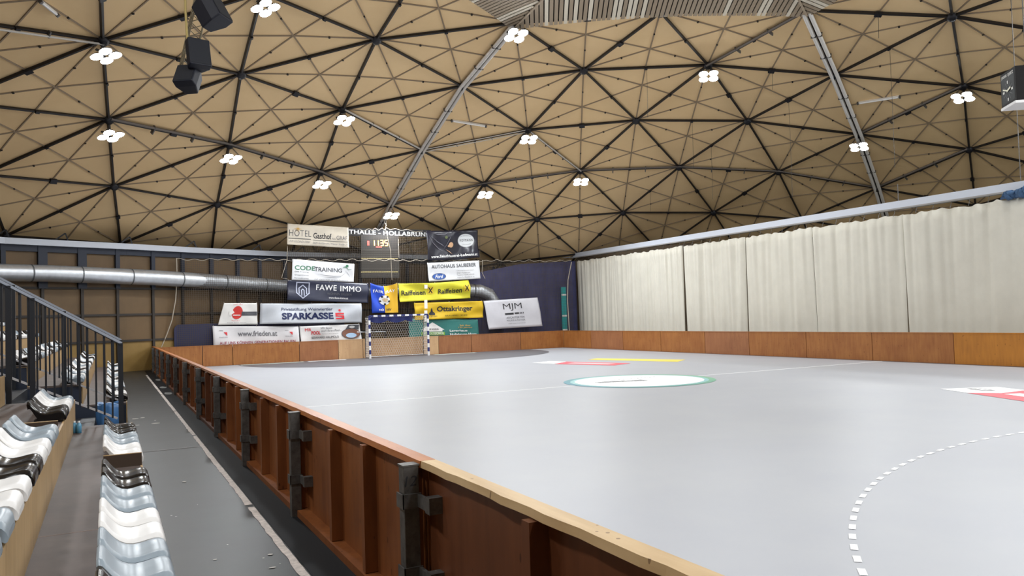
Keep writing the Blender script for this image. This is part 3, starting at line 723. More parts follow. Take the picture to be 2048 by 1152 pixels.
# ================================================================= banners
YB = 38.12
class Ban:
    def __init__(s, name, label, q, col, wr=.03, seed=0, cat='banner', y=YB, sag=0., rough=.6, group='sponsor banners on the net behind the goal', emat=None):
        s.q = [atY(px, py, y) for px, py in q]; s.wr = wr; s.y = y; s.seed = seed; s.sag = sag
        r_ = random.Random(seed); s.w = [(r_.uniform(-14, 14), r_.uniform(-9, 9), r_.uniform(0, 6.28), r_.uniform(.3, 1)) for _ in range(5)]
        s.n = 0
        mb = MB(); nx, ny = 36, 12
        vs = [s.P(i/nx, j/ny, 0) for i in range(nx+1) for j in range(ny+1)]
        mb.add(vs, [(i*(ny+1)+j, (i+1)*(ny+1)+j, (i+1)*(ny+1)+j+1, i*(ny+1)+j+1) for i in range(nx) for j in range(ny)], 0, True)
        s.m = emat or mat('cloth_%s' % label.replace(' ', '_')[:30], col, rough, noise=.06, nscale=2)
        s.o = mb.build(name, s.m); s.o.modifiers.new('t', 'SOLIDIFY').thickness = .004
        tag(s.o, label, cat, group)
        for u, v in ((.01, .97), (.99, .97), (.5, .98)):
            p = s.P(u, v, .01); MB().tube([p, p+Vector((0, .06, .05))], .012, 5).build('cable_tie', m_ropew, s.o)
    def P(s, u, v, lift):   # u right, v up
        tl, tr, br, bl = s.q
        vv = v
        top = tl.lerp(tr, u); bot = bl.lerp(br, u)
        top = top+Vector((0, 0, -s.sag*math.sin(PI*u)))
        p = bot.lerp(top, vv)
        d = sum(a*math.sin(k1*u+k2*v+ph) for k1, k2, ph, a in s.w)*s.wr
        return Vector((p.x, s.y+d-lift, p.z))
    def shape(s, pts, m, name='print', lift=None):
        s.n += 1; lift = lift or .012+.004*s.n
        # subdivide the polygon by a fine fan so that it follows the cloth
        mb = MB(); tri = tessellate_polygon([[Vector((u, v, 0)) for u, v in pts]])
        W = (s.q[1]-s.q[0]).length; H_ = (s.q[0]-s.q[3]).length
        T = [[Vector((pts[i][0]*W, pts[i][1]*H_)) for i in t] for t in tri]; out = []
        while T:
            t = T.pop(); L_ = [(t[(i+1) % 3]-t[i]).length for i in range(3)]; i = L_.index(max(L_))
            if L_[i] < .16: out.append(t); continue
            m_ = (t[i]+t[(i+1) % 3])/2; o_ = t[(i+2) % 3]; T += [[t[i], m_, o_], [m_, t[(i+1) % 3], o_]]
        vs = []; fs = []
        for t in out: fs.append((len(vs), len(vs)+1, len(vs)+2)); vs += [s.P(q.x/W, q.y/H_, lift) for q in t]
        mb.add(vs, fs)
        return mb.build(name, m, s.o)
    def rect(s, u0, v0, u1, v1, m, name='print', n=8):
        s.n += 1; mb = MB(); l = .012+.004*s.n
        return s.shape([(u0, v0), (u1, v0), (u1, v1), (u0, v1)], m, name, lift=l)
    def ell(s, cu, cv, ru, rv, m, name='emblem', n=28):
        return s.shape([(cu+ru*math.cos(2*PI*i/n), cv+rv*math.sin(2*PI*i/n)) for i in range(n)], m, name)
    def text(s, body, u0, v0, u1, v1, m, bold=0., sp=1., shear=0., name='lettering', arc=0.):
        s.n += 1; heavy_m = bold > 0 and 'M' in body
        uv, fs = textmesh(body, 0. if heavy_m else bold, sp, shear); l = .012+.004*s.n
        if heavy_m:   # strokes thickened by overlaying shifted copies of the same outline
            k0 = len(uv); base = list(uv); bf = list(fs); sh = .09/max(6, len(body)*6)
            for q_ in (1, 2): uv = uv+[(a+sh*q_, b_) for a, b_ in base]; fs = fs+[tuple(i+k0*q_ for i in f) for f in bf]
        mb = MB(); mb.add([s.P(u0+(u1-u0)*a, v0+(v1-v0)*b_+arc*(1-(2*a-1)**2), l) for a, b_ in uv], fs); return mb.build(name, m, s.o)
def M_(n, *c): return mat(n, L(*c), .6)
k_blk = M_('ink_black', 35, 35, 40); k_gry = M_('ink_grey', 110, 110, 115); k_blu = M_('ink_blue', 16, 30, 78); k_red = M_('ink_red', 205, 40, 50); k_wht = mat('ink_white', (.85, .85, .85), .6)
k_grn = M_('ink_green', 60, 120, 90); k_dgr = M_('ink_dark_grey', 70, 72, 78); k_org = M_('ink_gold', 200, 160, 80)
# 1 hotel
b = Ban('banner', 'cream hotel banner, upper left of the scoreboard', [(575, 447), (697, 455), (698, 496), (574, 489)], (.66, .60, .50), .02, 1)
b.text('HOTEL', .03, .42, .38, .72, k_dgr, -.01, 1.05); b.text('Gasthof', .415, .36, .71, .64, k_blk, .02); b.text('Fam.', .72, .36, .785, .44, k_gry); b.text('GRAF', .79, .36, .97, .56, k_gry)
b.rect(.02, .30, .375, .325, k_dgr); b.rect(.40, .27, .98, .29, k_dgr)
b.text('ZUM GOLDENEN STERN', .03, .12, .36, .22, k_gry, 0, 1, .3); b.text('2020 Hollabrunn, Wiener Straße 21', .40, .09, .97, .20, k_gry, 0, 1, .2)
for a in range(8):
    t = a*PI/4; r1 = .075 if a % 2 == 0 else .045; x, y = math.cos(t), math.sin(t)
    b.shape([(.165+r1*x, .77+r1*2.4*y), (.165-.006*y, .77+.02*x), (.165+.006*y, .77-.02*x)], k_org, 'star')
# 2 codetraining
b = Ban('banner', 'white fitness training banner with green running figure', [(585, 518), (709, 528), (708, 564), (583, 560)], (.74, .75, .78), .03, 2)
b.text('CODE', .04, .50, .36, .72, k_grn, .015, 1.); b.text('TRAINING', .35, .48, .80, .70, k_dgr, .012, 1.)
for i, tx in enumerate(('EMS Training', 'Gruppentraining', 'Personaltraining')): b.text(tx, .04, .36-i*.15, .26, .44-i*.15, k_dgr, 0)
b.text('FIT GESUND WOHLFÜHLEN', .36, .03, .90, .12, k_gry, 0, 1.3)
b.ell(.88, .86, .022, .07, k_grn)
def swoosh(b, pts, w, m):
    a = [(u, v+w*(1-abs(2*i/(len(pts)-1)-1))) for i, (u, v) in enumerate(pts)]; c = [(u, v-w*(1-abs(2*i/(len(pts)-1)-1))) for i, (u, v) in enumerate(pts)][::-1]
    b.shape(a+c, m, 'emblem')
swoosh(b, [(.34, .36), (.5, .30), (.66, .26), (.78, .28), (.84, .42), (.87, .66)], .02, k_gry)
swoosh(b, [(.48, .18), (.6, .20), (.72, .21), (.8, .24)], .015, k_gry)
swoosh(b, [(.80, .62), (.82, .78), (.86, .80), (.90, .66), (.97, .72)], .03, k_grn)
swoosh(b, [(.85, .58), (.89, .48), (.92, .34), (.93, .24)], .02, k_gry)
# 3 fawe immo
b = Ban('banner', 'dark navy real estate banner with white house shield', [(575, 560), (738, 567), (737, 606), (574, 600)], (.028, .032, .06), .03, 3, rough=.35)
b.text('FAWE', .345, .56, .59, .84, k_wht, .01, 1.08); b.text('IMMO', .635, .54, .895, .82, k_wht, .01, 1.08)
b.text('WOHNEN ERLEBEN', .48, .34, .78, .45, k_gry, 0, 1.1); b.text('www.fawe-immo.at', .50, .15, .74, .25, k_wht, .01)
kl = M_('ink_lilac', 180, 185, 205)
def outline(b, pts, w, m):
    n = len(pts)
    for i in range(n-1):
        a = Vector((pts[i][0]*4, pts[i][1])); c = Vector((pts[i+1][0]*4, pts[i+1][1])); d = (c-a).normalized(); e = Vector((-d.y, d.x))*w
        a2 = a-d*w; c2 = c+d*w
        b.shape([((a2.x+e.x)/4, a2.y+e.y), ((c2.x+e.x)/4, c2.y+e.y), ((c2.x-e.x)/4, c2.y-e.y), ((a2.x-e.x)/4, a2.y-e.y)], m, 'emblem', lift=.02)
outline(b, [(.11, .90), (.26, .90), (.26, .38), (.185, .12), (.11, .38), (.11, .90)], .025, kl)
outline(b, [(.14, .36), (.14, .62), (.185, .78), (.23, .62), (.23, .36)], .022, kl)
outline(b, [(.17, .26), (.17, .52), (.185, .58), (.20, .52), (.20, .26)], .02, kl)
# 4 flag
fb = M_('flag_blue', 25, 70, 190)
b = Ban('flag', 'blue and yellow fair play flag with football, left of the goal top', [(740, 566), (794, 566), (796, 625), (744, 626)], L(25, 70, 190), .05, 4, cat='flag', sag=.16)
fy = M_('flag_yellow', 222, 175, 40)
mb = MB(); n = 14; vs = []
for i in range(n+1):
    for j in range(n+1): vs.append(b.P(.5+.5*i/n, j/n, .008))
mb.add(vs, [(i*(n+1)+j, (i+1)*(n+1)+j, (i+1)*(n+1)+j+1, i*(n+1)+j+1) for i in range(n) for j in range(n)], 0, True); mb.build('yellow_half', fy, b.o)
b.text('FAIR', .10, .70, .46, .80, k_wht, .03, 1.2, arc=.05); b.text('PLAY', .54, .70, .90, .80, k_wht, .03, 1.2, arc=.05)
b.ell(.5, .47, .2, .18, k_wht, 'football')
for a in range(5):
    t = PI/2+a*2*PI/5+.6; b.ell(.5+.17*math.cos(t), .47+.15*math.sin(t), .045, .04, k_blk, 'football_patch', 6)
b.shape([(.40, .50), (.47, .55), (.58, .52), (.62, .47), (.54, .40), (.44, .43)], M_('skin_print', 215, 190, 150), 'handshake')
b.text('NÖ', .27, .07, .45, .16, k_wht, .02); b.text('HV', .55, .07, .75, .16, k_blk, .03)
# 5 raiffeisen
ry = (.78, .72, .045)
b = Ban('banner', 'bright yellow bank banner with the same name twice, above the goal', [(797, 567), (938, 560), (942, 596), (800, 604)], ry, .05, 5, sag=.06)
for u in (.03, .54):
    b.text('Raiffeisen', u, .34, u+.335, .62, k_blk, .02)
    u2 = u+.36
    b.rect(u2, .38, u2+.085, .78, M_('logo_yellow', 235, 205, 60))
    b.shape([(u2+.012, .42), (u2+.026, .42), (u2+.076, .74), (u2+.062, .74)], k_blk, 'emblem'); b.shape([(u2+.073, .42), (u2+.059, .42), (u2+.009, .74), (u2+.023, .74)], k_blk, 'emblem')
# 6 hofmann
b = Ban('banner', 'black butcher banner with white oval, top right of the scoreboard', [(852, 462), (955, 460), (959, 515), (856, 522)], (.02, .02, .032), .06, 6, rough=.25, sag=.0)
b.ell(.76, .64, .165, .24, M_('oval_line', 150, 150, 155), 'oval_border'); b.ell(.76, .64, .155, .225, mat('oval', (.62, .64, .66), .5), 'oval'); b.text('HOFMANN', .64, .60, .89, .70, k_blk, .004, 1.2)
b.text('DIE WEINVIERTLER', .66, .76, .86, .80, k_gry, 0, 1.2, arc=.03); b.text('FLEISCHHAUEREI', .68, .50, .85, .54, k_gry, 0, 1.2, arc=-.03)
b.text('www.fleischhauerei-hofmann.at', .06, .08, .95, .18, k_wht, .015, 1.1)
mush = M_('mushroom', 205, 165, 130)
b.ell(.45, .50, .045, .09, mush, 'mushroom_print'); b.shape([(.41, .42), (.45, .48), (.42, .54), (.38, .46)], mush, 'mushroom_print'); b.ell(.36, .76, .025, .05, M_('herb', 90, 100, 60), 'herb_print')
gl = M_('painted_glare', 120, 118, 128)  # glare on the glossy sheet, painted as pale streaks; no emblem
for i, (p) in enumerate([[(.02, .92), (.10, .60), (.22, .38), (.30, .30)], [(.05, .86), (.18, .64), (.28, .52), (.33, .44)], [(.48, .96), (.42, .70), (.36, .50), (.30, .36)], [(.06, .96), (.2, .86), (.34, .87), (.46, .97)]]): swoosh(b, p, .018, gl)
swoosh(b, [(.34, .36), (.42, .26), (.48, .18)], .012, mush)
# 7 autohaus
b = Ban('banner', 'white car dealer banner with blue oval badge', [(854, 526), (958, 521), (961, 557), (858, 563)], (.74, .75, .78), .02, 7)
b.text('AUTOHAUS SAUBERER', .07, .68, .93, .88, k_dgr, .018, 1.05)
b.ell(.20, .24, .135, .18, k_gry, 'badge'); b.ell(.20, .24, .125, .16, M_('badge_blue', 45, 85, 160), 'badge'); b.text('Ford', .12, .14, .28, .34, k_wht, .015, 1, .4)
for i, tx in enumerate(('Christophorusstrasse 1', '2020 Hollabrunn', 'Telefon: 02952/2179', 'www.fordsauberer.at')): b.text(tx, .54, .46-i*.12, .88-(.08 if i == 1 else 0), .53-i*.12, k_gry, 0)
# 8 ottakringer
b = Ban('banner', 'golden yellow brewery banner right above the goal', [(828, 606), (965, 602), (967, 635), (831, 640)], (.66, .43, .012), .04, 8)
b.text('Ottakringer', .32, .36, .84, .76, k_blk, .025); b.text('BRAUEREI  WIEN', .43, .15, .75, .23, k_blk, 0, 1.3)
b.text('BRAUKUNST', .16, .14, .31, .21, k_blk)
b.shape([(.20, .26), (.28, .26), (.285, .36), (.255, .46), (.245, .66), (.235, .66), (.225, .46), (.195, .36)], k_blk, 'emblem')
# 9 mjm
b = Ban('banner', 'large white architect banner on the navy curtain', [(967, 602), (1075, 595), (1085, 652), (978, 659)], (.62, .62, .67), .02, 9, rough=.45)
b.text('MJM', .33, .60, .67, .86, k_blk, -.01, .95)
b.rect(.34, .47, .50, .53, k_blk); b.rect(.52, .48, .60, .53, k_blk)
for u in (.615, .64, .67): b.rect(u, .48, u+.014, .53, k_blk, n=2)
b.text('ARCHITEKTEN', .345, .33, .685, .40, k_dgr, .01, 1.15); b.text('MAURER & PARTNER', .345, .235, .69, .29, k_dgr, 0, 1.1); b.text('www.maurer-partner.at', .36, .13, .68, .17, k_gry)
# 10 lagerhaus
b = Ban('banner', 'teal green warehouse banner behind the goal and board', [(817, 638), (955, 639), (959, 680), (819, 684)], L(50, 120, 115), .015, 10, y=38.22)
b.shape([(.17, .52), (.33, .86), (.50, .52), (.47, .52), (.47, .44), (.20, .44), (.20, .52)], k_wht, 'house_print'); b.rect(.17, .28, .50, .42, M_('lime', 130, 180, 60)); b.rect(.19, .30, .48, .40, k_wht)
b.text('UNSER', .26, .52, .42, .58, k_gry, .02); b.text('LAGERHAUS', .20, .31, .47, .39, M_('lime2', 110, 170, 60), .02)
b.text('Lagerhaus', .57, .40, .83, .52, k_wht, .02); b.text('Hollabrunn-Horn', .57, .24, .96, .36, k_wht, .02); b.text('Seit über', .72, .68, .88, .76, k_org, .01); b.text('125 Jahren!', .70, .57, .90, .65, k_org, .01)
# 11 sloped board
b = Ban('banner', 'white slanted sign with a red round emblem, left of the savings bank', [(448, 606), (514, 606), (515, 649), (436, 650)], (.72, .71, .69), .012, 11)
b.ell(.44, .56, .15, .30, M_('emblem_red', 195, 45, 40)); b.rect(.56, .42, .99, .60, k_dgr); b.text('F. Hammerschmid', .66, .47, .95, .54, k_gry)
b.shape([(.24, .40), (.36, .56), (.28, .72), (.20, .62)], b.m, 'emblem_notch'); b.rect(.33, .42, .53, .46, k_wht)
b.text('ELEKTRO', .30, .90, .56, .95, k_red, 0, 1.4, arc=.02); b.text('INSTALL', .32, .18, .54, .23, k_red, 0, 1.4, arc=-.02)
b.text('planen bauen warten', .22, .08, .70, .13, k_gry, 0, 1.2)
# 12 sparkasse
b = Ban('banner', 'silver white savings bank banner with a red s emblem', [(520, 607), (722, 607), (724, 645), (520, 648)], (.55, .58, .63), .05, 12)
b.text('Privatstiftung Weinviertler', .20, .60, .705, .79, k_blu, .008); b.text('SPARKASSE', .20, .20, .71, .54, k_blu, .04)
b.rect(.73, .44, .815, .52, k_red); b.rect(.73, .34, .75, .5, k_red, n=2); b.rect(.73, .33, .815, .39, k_red); b.rect(.795, .21, .815, .36, k_red, n=2); b.rect(.73, .19, .815, .26, k_red); b.ell(.773, .65, .012, .06, k_red)
# 13 frieden
b = Ban('banner', 'long white banner with a grey web address above the board', [(425, 652), (597, 653), (599, 690), (427, 697)], (.70, .69, .71), .025, 13)
b.text('www.frieden.at', .28, .52, .74, .78, k_gry, .018)
b.text('AUF UNS KÖNNEN GENERATIONEN BAUEN', .07, .16, .95, .32, M_('ink_wine', 150, 50, 75), .012, 1.05)
for u in (.07, .83): b.rect(u, .78, u+.045, .80, k_gry); b.shape([(u+.05, .72), (u+.09, .72), (u+.09, .55)], k_red, 'emblem'); b.text('FRIEDEN', u, .46, u+.09, .51, k_gry)
# 14 mr pool
b = Ban('banner', 'white pool builder banner with red lettering and oval photo', [(599, 653), (719, 648), (724, 684), (602, 690)], (.72, .71, .71), .03, 14)
b.text('MR', .08, .72, .18, .88, k_red, .002); b.text('POOL', .18, .52, .33, .72, k_red, .03)
b.text('Wir bauen', .34, .80, .53, .92, k_dgr, .0, 1, .3); b.text('auch Ihren Pool...', .34, .66, .68, .77, k_dgr, .0, 1, .3); b.text('Planung Ausführung Service', .35, .52, .62, .57, k_gry); b.text('BERNHARD HAUMOLD', .18, .30, .62, .42, k_dgr, .02)
b.ell(.83, .50, .16, .28, k_dgr, 'photo_border'); b.ell(.83, .50, .15, .26, M_('photo_brown', 120, 80, 65), 'pool_photo'); b.ell(.83, .40, .09, .13, M_('photo_water', 165, 195, 225), 'pool_photo')
b.shape([(.74, .72), (.80, .98), (.99, .98), (.97, .70), (.86, .80)], k_dgr, 'pool_photo'); b.ell(.86, .86, .05, .06, M_('photo_pale', 190, 190, 190), 'pool_photo')

# ================================================================= the nets
YN = 38.3
def net(x0, x1, z0, z1, step, th, name, label, y=YN, m=m_net):
    mb = MB(); x = x0
    while x <= x1: mb.bar((x, y, z0), (x, y, z1), th, th); x += step
    z = z0
    while z <= z1: mb.bar((x0, y, z), (x1, y, z), th, th); z += step
    return tag(mb.build(name, m), label, 'net')
xl = atY(352, 520, YN).x; xr = 23.4
net(xl, xr, .2, 4.82, .09, .0085, 'safety_net', 'wide brown safety net across the far end behind the goal')
xa = atY(575, 500, YN).x; xb = atY(862, 500, YN).x; zc = atY(715, 460, YN).z
n2 = net(xa, atY(962, 500, YN).x, 4.84, atY(960, 470, YN).z, .09, .0085, 'upper_safety_net', 'upper piece of brown safety net in front of the scoreboard')
def rope(pts, r, name, label, m=m_ropew, cat='rope'):
    return tag(MB().tube(pts, r, 6).build(name, m), label, cat)
pts = []
i = 0; x = xl
while x < xr: pts.append((x, YN-.03, 4.84+.04*math.sin(x*9.5)+.02*math.sin(x*3.1))); x += .11
rope(pts, .014, 'net_edge_rope', 'wavy pale rope along the top edge of the wide net')
P = [atY(x_, y_, YN-.05) for x_, y_ in ((718, 458), (728, 462), (738, 457), (744, 461), (750, 456), (757, 461), (764, 456), (769, 460), (773, 455), (780, 460), (790, 457), (802, 461), (815, 459), (830, 464), (846, 462))]
rope(P, .012, 'net_edge_rope', 'scalloped pale rope along the top of the upper net')
rope([atY(766, 437, YN), atY(773, 452, YN)], .010, 'hanging_rope', 'short pale rope left of two crossing above the scoreboard')
rope([atY(774, 432, YN), atY(771, 458, YN), atY(781, 500, YN), atY(784, 560, YN)], .012, 'hanging_rope', 'long pale rope hanging down in front of the scoreboard')
rope([atY(797, 478, YN-.02), atY(798, 515, YN-.02)], .010, 'hanging_rope', 'short pale rope at the right edge of the scoreboard')
rope([atY(353, 516, YN-.06), atY(354, 560, YN-.06), atY(351, 600, YN-.06), atY(344, 640, YN-.06), atY(334, 668, YN-.06), atY(322, 696, YN-.06)], .025, 'hanging_rope', 'long pale rope hanging at the left end of the net')
rope([atY(1143, 524, YN-.2), atY(1136, 560, YN-.2), atY(1135, 600, YN-.2), atY(1139, 664, YN-.2)], .025, 'hanging_rope', 'long pale rope in front of the navy curtain')
rope([atY(575, 492, YN-.04), atY(574, 520, YN-.04), atY(563, 556, YN-.04), atY(575, 558, YN-.04)], .014, 'hanging_rope', 'thin rope left of the hotel and training banners')
rope([atY(965, 520, YN-.04), atY(964, 545, YN-.04), atY(970, 557, YN-.04)], .014, 'hanging_rope', 'thin rope right of the car dealer banner')
# white strap over the banners (three taped pieces)
for y0_, y1_, lb in ((569, 577, 'uppermost piece of white tape over the yellow banner'), (600, 617, 'middle piece of white tape above the goal'), (621, 643, 'lowest piece of white tape over the goal crossbar')):
    a = atY(848.5, y0_, 38.02 if y0_ < 590 else 37.9); c = atY(855, y1_, a.y)
    tag(MB().box((a.x, a.y-.01, c.z), (c.x, a.y, a.z)).build('white_tape', mat('tape', (.85, .83, .78), .5)), lb, 'tape', 'white tape pieces above the goal')

# ================================================================= scoreboard and hall sign
YS = 38.75
def board(x0, y0, x1, y1, Y, d=.12): a = atY(x0, y0, Y); c = atY(x1, y1, Y); return MB().box((a.x, Y, c.z), (c.x, Y+d, a.z))
sb = tag(board(722, 470, 799, 556, YS).build('scoreboard', mat('board_black', (.035, .033, .032), .6)), 'dark scoreboard with lit orange time digits behind the net', 'scoreboard')
m_dig = mat('digit_glow', (1, .6, .15), .5, emit=(1., .60, .14), strength=7.)
m_dr = mat('digit_red', (.8, .1, .1), .5, emit=(1., .12, .08), strength=2.)
SEG = {'1': 'bc', '3': 'abgcd', '5': 'afgcd'}
def digit(ch, x, y, w, h):
    g = MB(); T = .024
    def seg(a, b_): g.bar(atY(a[0], a[1], YS-.02), atY(b_[0], b_[1], YS-.02), T*1.6, .02, upv=(0, 1, 0))
    sh = w*.05
    c = {'a': ((x, y), (x+w, y)), 'b': ((x+w, y), (x+w+sh, y+h/2)), 'c': ((x+w+sh, y+h/2), (x+w+2*sh, y+h)), 'd': ((x+2*sh, y+h), (x+w+2*sh, y+h)), 'e': ((x+sh, y+h/2), (x+2*sh, y+h)), 'f': ((x, y), (x+sh, y+h/2)), 'g': ((x+sh, y+h/2), (x+w+sh, y+h/2))}
    for s_ in SEG[ch]: seg(*c[s_])
    g.build('digit', m_dig, sb)
for ch, x in zip('1135', (743.5, 751.5, 761.0, 769.6)): digit(ch, x, 480.8, 5.0, 10.4)
for y in (495.5, 516.5): pass
a = atY(734.5, 482, YS-.02); MB().box((a.x, YS-.03, a.z-.22), (a.x+.1, YS-.01, a.z)).build('small_digit', m_dr, sb)
a = atY(752, 493, YS-.02); MB().box((a.x, YS-.03, a.z-.05), (a.x+.3, YS-.01, a.z)).build('small_digit', m_dr, sb)
for y in (516, 543):
    a = atY(722, y, YS-.02); c = atY(796, y+1, YS-.02); MB().box((a.x, YS-.03, c.z-.02), (c.x, YS-.01, a.z)).build('yellow_strip', mat('strip_yellow', (.75, .62, .28), .6), sb)
for k in range(30):
    y = 498+k*1.95; a = atY(722, y, YS-.01); c = atY(799, y, YS-.01); MB().box((a.x, YS-.015, a.z-.018), (c.x, YS-.002, a.z)).build('louvre', mat('louvre', (.13, .12, .105), .6), sb)
sg = tag(board(650, 455, 862, 474, YS+.1).build('hall_sign', mat('sign_dark', (.02, .02, .024), .6)), 'long dark sign with white capital letters above the scoreboard', 'sign')
uv, fs = textmesh('SPORTHALLE - HOLLABRUNN', .03, 1.05)
tl_, tr_, br_, bl_ = [atY(x, y, YS+.08) for x, y in ((660, 457.5), (862, 465), (862, 474), (660, 466))]
mb = MB(); mb.add([bl_.lerp(br_, u).lerp(tl_.lerp(tr_, u), v) for u, v in uv], fs); mb.build('lettering', mat('letter_white', (.8, .8, .8), .5), sg)

# ================================================================= goal
gt = thing('handball_goal', 'handball goal with blue and white striped posts at the far end', 'goal', (XG, YG, 0))
def striped(a, b, n, th, name, start=0):
    mb = MB(); a = Vector(a); b = Vector(b)
    for i in range(n):
        p = a.lerp(b, i/n); q = a.lerp(b, (i+1)/n); mb.bar(p, q, th, th, (i+start) % 2, upv=(0, 1, 0))
    mb.build(name, [m_white, m_navyb], gt)
gx0, gx1 = XG-1.5, XG+1.5
striped((gx0, YG, 0), (gx0, YG, 2.04), 10, .085, 'goal_post', 0); striped((gx1, YG, 0), (gx1, YG, 2.04), 10, .085, 'goal_post', 0)
striped((gx0, YG, 2.04), (gx1, YG, 2.04), 15, .085, 'crossbar', 1)
for x in (gx0, gx1):
    MB().tube([(x-.0, YG+.04, .04), (x, YG+.75, .04)], .025, 8).build('ground_bar', m_galv, gt)
    MB().tube([(x, YG+.75, .04), (x, YG+.72, 1.2), (x, YG+.5, 2.0), (x, YG+.04, 2.04)], .022, 8).build('net_support', m_steel, gt)
MB().tube([(gx0, YG+.75, .04), (gx1, YG+.75, .04)], .025, 8).build('ground_bar', m_galv, gt)
MB().tube([(gx0-.45, YG+.6, 1.28), (gx0+1.0, YG+.6, 1.26)], .02, 8).build('stretch_bar', m_galv, gt)
mb = MB(); r_ = random.Random(9)
# hexagon-knotted net: back, top and sides
def hexnet(mb, O, U, V, nu, nv, th, mi=0, sag=0.):
    O, U, V = Vector(O), Vector(U), Vector(V)
    def P(a, b): p = O+U*a+V*b; return p+Vector((0, sag*math.sin(PI*max(0, min(1, a)))*math.sin(PI*max(0, min(1, b))), -sag*.5*math.sin(PI*max(0, min(1, a)))))
    for i in range(nu):
        for j in range(nv):
            a0, b0 = (i+(.5 if j % 2 else 0))/nu, j/nv
            da, db = .5/nu, 1/nv
            mb.bar(P(a0, b0), P(a0, b0+db*.5), th, th, mi)
            mb.bar(P(a0, b0+db*.5), P(min(1, a0+da), b0+db), th, th, mi)
            mb.bar(P(a0, b0+db*.5), P(max(0, a0-da), b0+db), th, th, mi)
hexnet(mb, (gx0, YG+.70, .06), (3, 0, 0), (0, -.12, 1.6), 26, 14, .010, 0, .08)
hexnet(mb, (gx0, YG+.58, 1.66), (3, 0, 0), (0, -.5, .36), 26, 5, .010, 0)
hexnet(mb, (gx0, YG+.06, .06), (0, .62, 0), (0, 0, 1.9), 6, 16, .010, 0); hexnet(mb, (gx1, YG+.06, .06), (0, .62, 0), (0, 0, 1.9), 6, 16, .010, 0)
mb.build('goal_net', mat('goal_cord', (.60, .55, .50), .7), gt)
# blue catch curtain hanging in the goal, with a scalloped lower hem
mb = MB(); n = 40; vs = []
for i in range(n+1):
    u = i/n; x = gx0+.04+2.2*u; h = .18+.12*abs(math.sin(u*7.5))
    vs += [(x, YG+.12, 1.99), (x, YG+.16+.02*math.sin(u*30), 1.99-h)]
mb.add(vs, [(2*i, 2*i+1, 2*i+3, 2*i+2) for i in range(n)]); o = mb.build('blue_net_lining', m_navyb, gt); o.modifiers.new('t', 'SOLIDIFY').thickness = .008

# ================================================================= bleachers
def Zt(k): return .42+.40*(k-1)
def Xf(k): return .29 if k == 1 else -.46-.87*(k-2)
def bleacher(y0, y1, K, label, endmat=None):
    t = thing('bleacher', label, 'bleacher', (0, y0, 0))
    for k in range(1, K+1):
        x1 = Xf(k); x0 = Xf(k+1)
        MB().box((x0-.05, y0, Zt(k)-.035), (x1-.02, y1, Zt(k))).build('tread', m_tread, t)
        MB().box((x1-.02, y0, (Zt(k-1) if k > 1 else -.02)), (x1, y1, Zt(k)+.004)).build('riser', m_ply, t)
    if endmat:
        pts = [(Xf(1)-.025, y0+.012, -.02), (Xf(1)-.025, y0+.012, Zt(1)-.04)]
        for k in range(2, K+1): pts += [(Xf(k)-.025, y0+.012, Zt(k-1)-.04), (Xf(k)-.025, y0+.012, Zt(k)-.04)]
        pts += [(Xf(K+1), y0+.012, Zt(K)-.04), (Xf(K+1), y0+.012, -.02)]
        MB().prism(pts, (0, -.02, 0)).build('end_panel', endmat, t)
    return t
blN = bleacher(-3, 13.3, 7, 'near stepped wooden bleacher with brown treads and plywood risers')
mb = MB()
a = atZ(75, 1075, Zt(1)); MB().box((Xf(2), a.y-.004, Zt(1)), (0.0, a.y+.004, Zt(1)+.0015)).build('tread_joint', mat('joint_pink', (.30, .22, .19), .7), blN)
blF = bleacher(16.95, 33., 6, 'far stepped wooden bleacher beyond the stairs with navy end panel', m_navy)
# end face of the near block towards the stairs
pts = [(Xf(1)-.025, 13.31, -.02), (Xf(1)-.025, 13.31, Zt(1)-.04)]
for k in range(2, 8): pts += [(Xf(k)-.025, 13.31, Zt(k-1)-.04), (Xf(k)-.025, 13.31, Zt(k)-.04)]
pts += [(Xf(8), 13.31, Zt(7)-.04), (Xf(8), 13.31, -.02)]
MB().prism(pts, (0, .02, 0)).build('end_panel', m_navy, blN)
# stairs between the blocks
st = thing('staircase', 'dark staircase rising between the two bleacher blocks', 'stairs', (0, 15, 0))
for k in range(9):
    x1 = -.25-.36*k; MB().box((x1-.40, 13.5, .20*k), (x1, 16.75, .20*(k+1))).build('step', m_black, st)
# end boards in seat gaps
def endboard(k, y, label):
    o = MB().box((Xf(k)-.36, y, Zt(k)), (Xf(k)-.005, y+.022, Zt(k)+.13)).box((Xf(k)-.36, y, Zt(k)+.13), (Xf(k)-.005, y+.026, Zt(k)+.136), 1)
    tag(o.build('seat_gap_board', [mat('gap_dark', (.04, .022, .012), .7), m_ply]), label, 'board', 'upright boards in the seat gaps')
endboard(1, 9.12, 'upright board in the gap of the front seat row'); endboard(2, 9.05, 'upright board at the end of the grey seats in the second row')
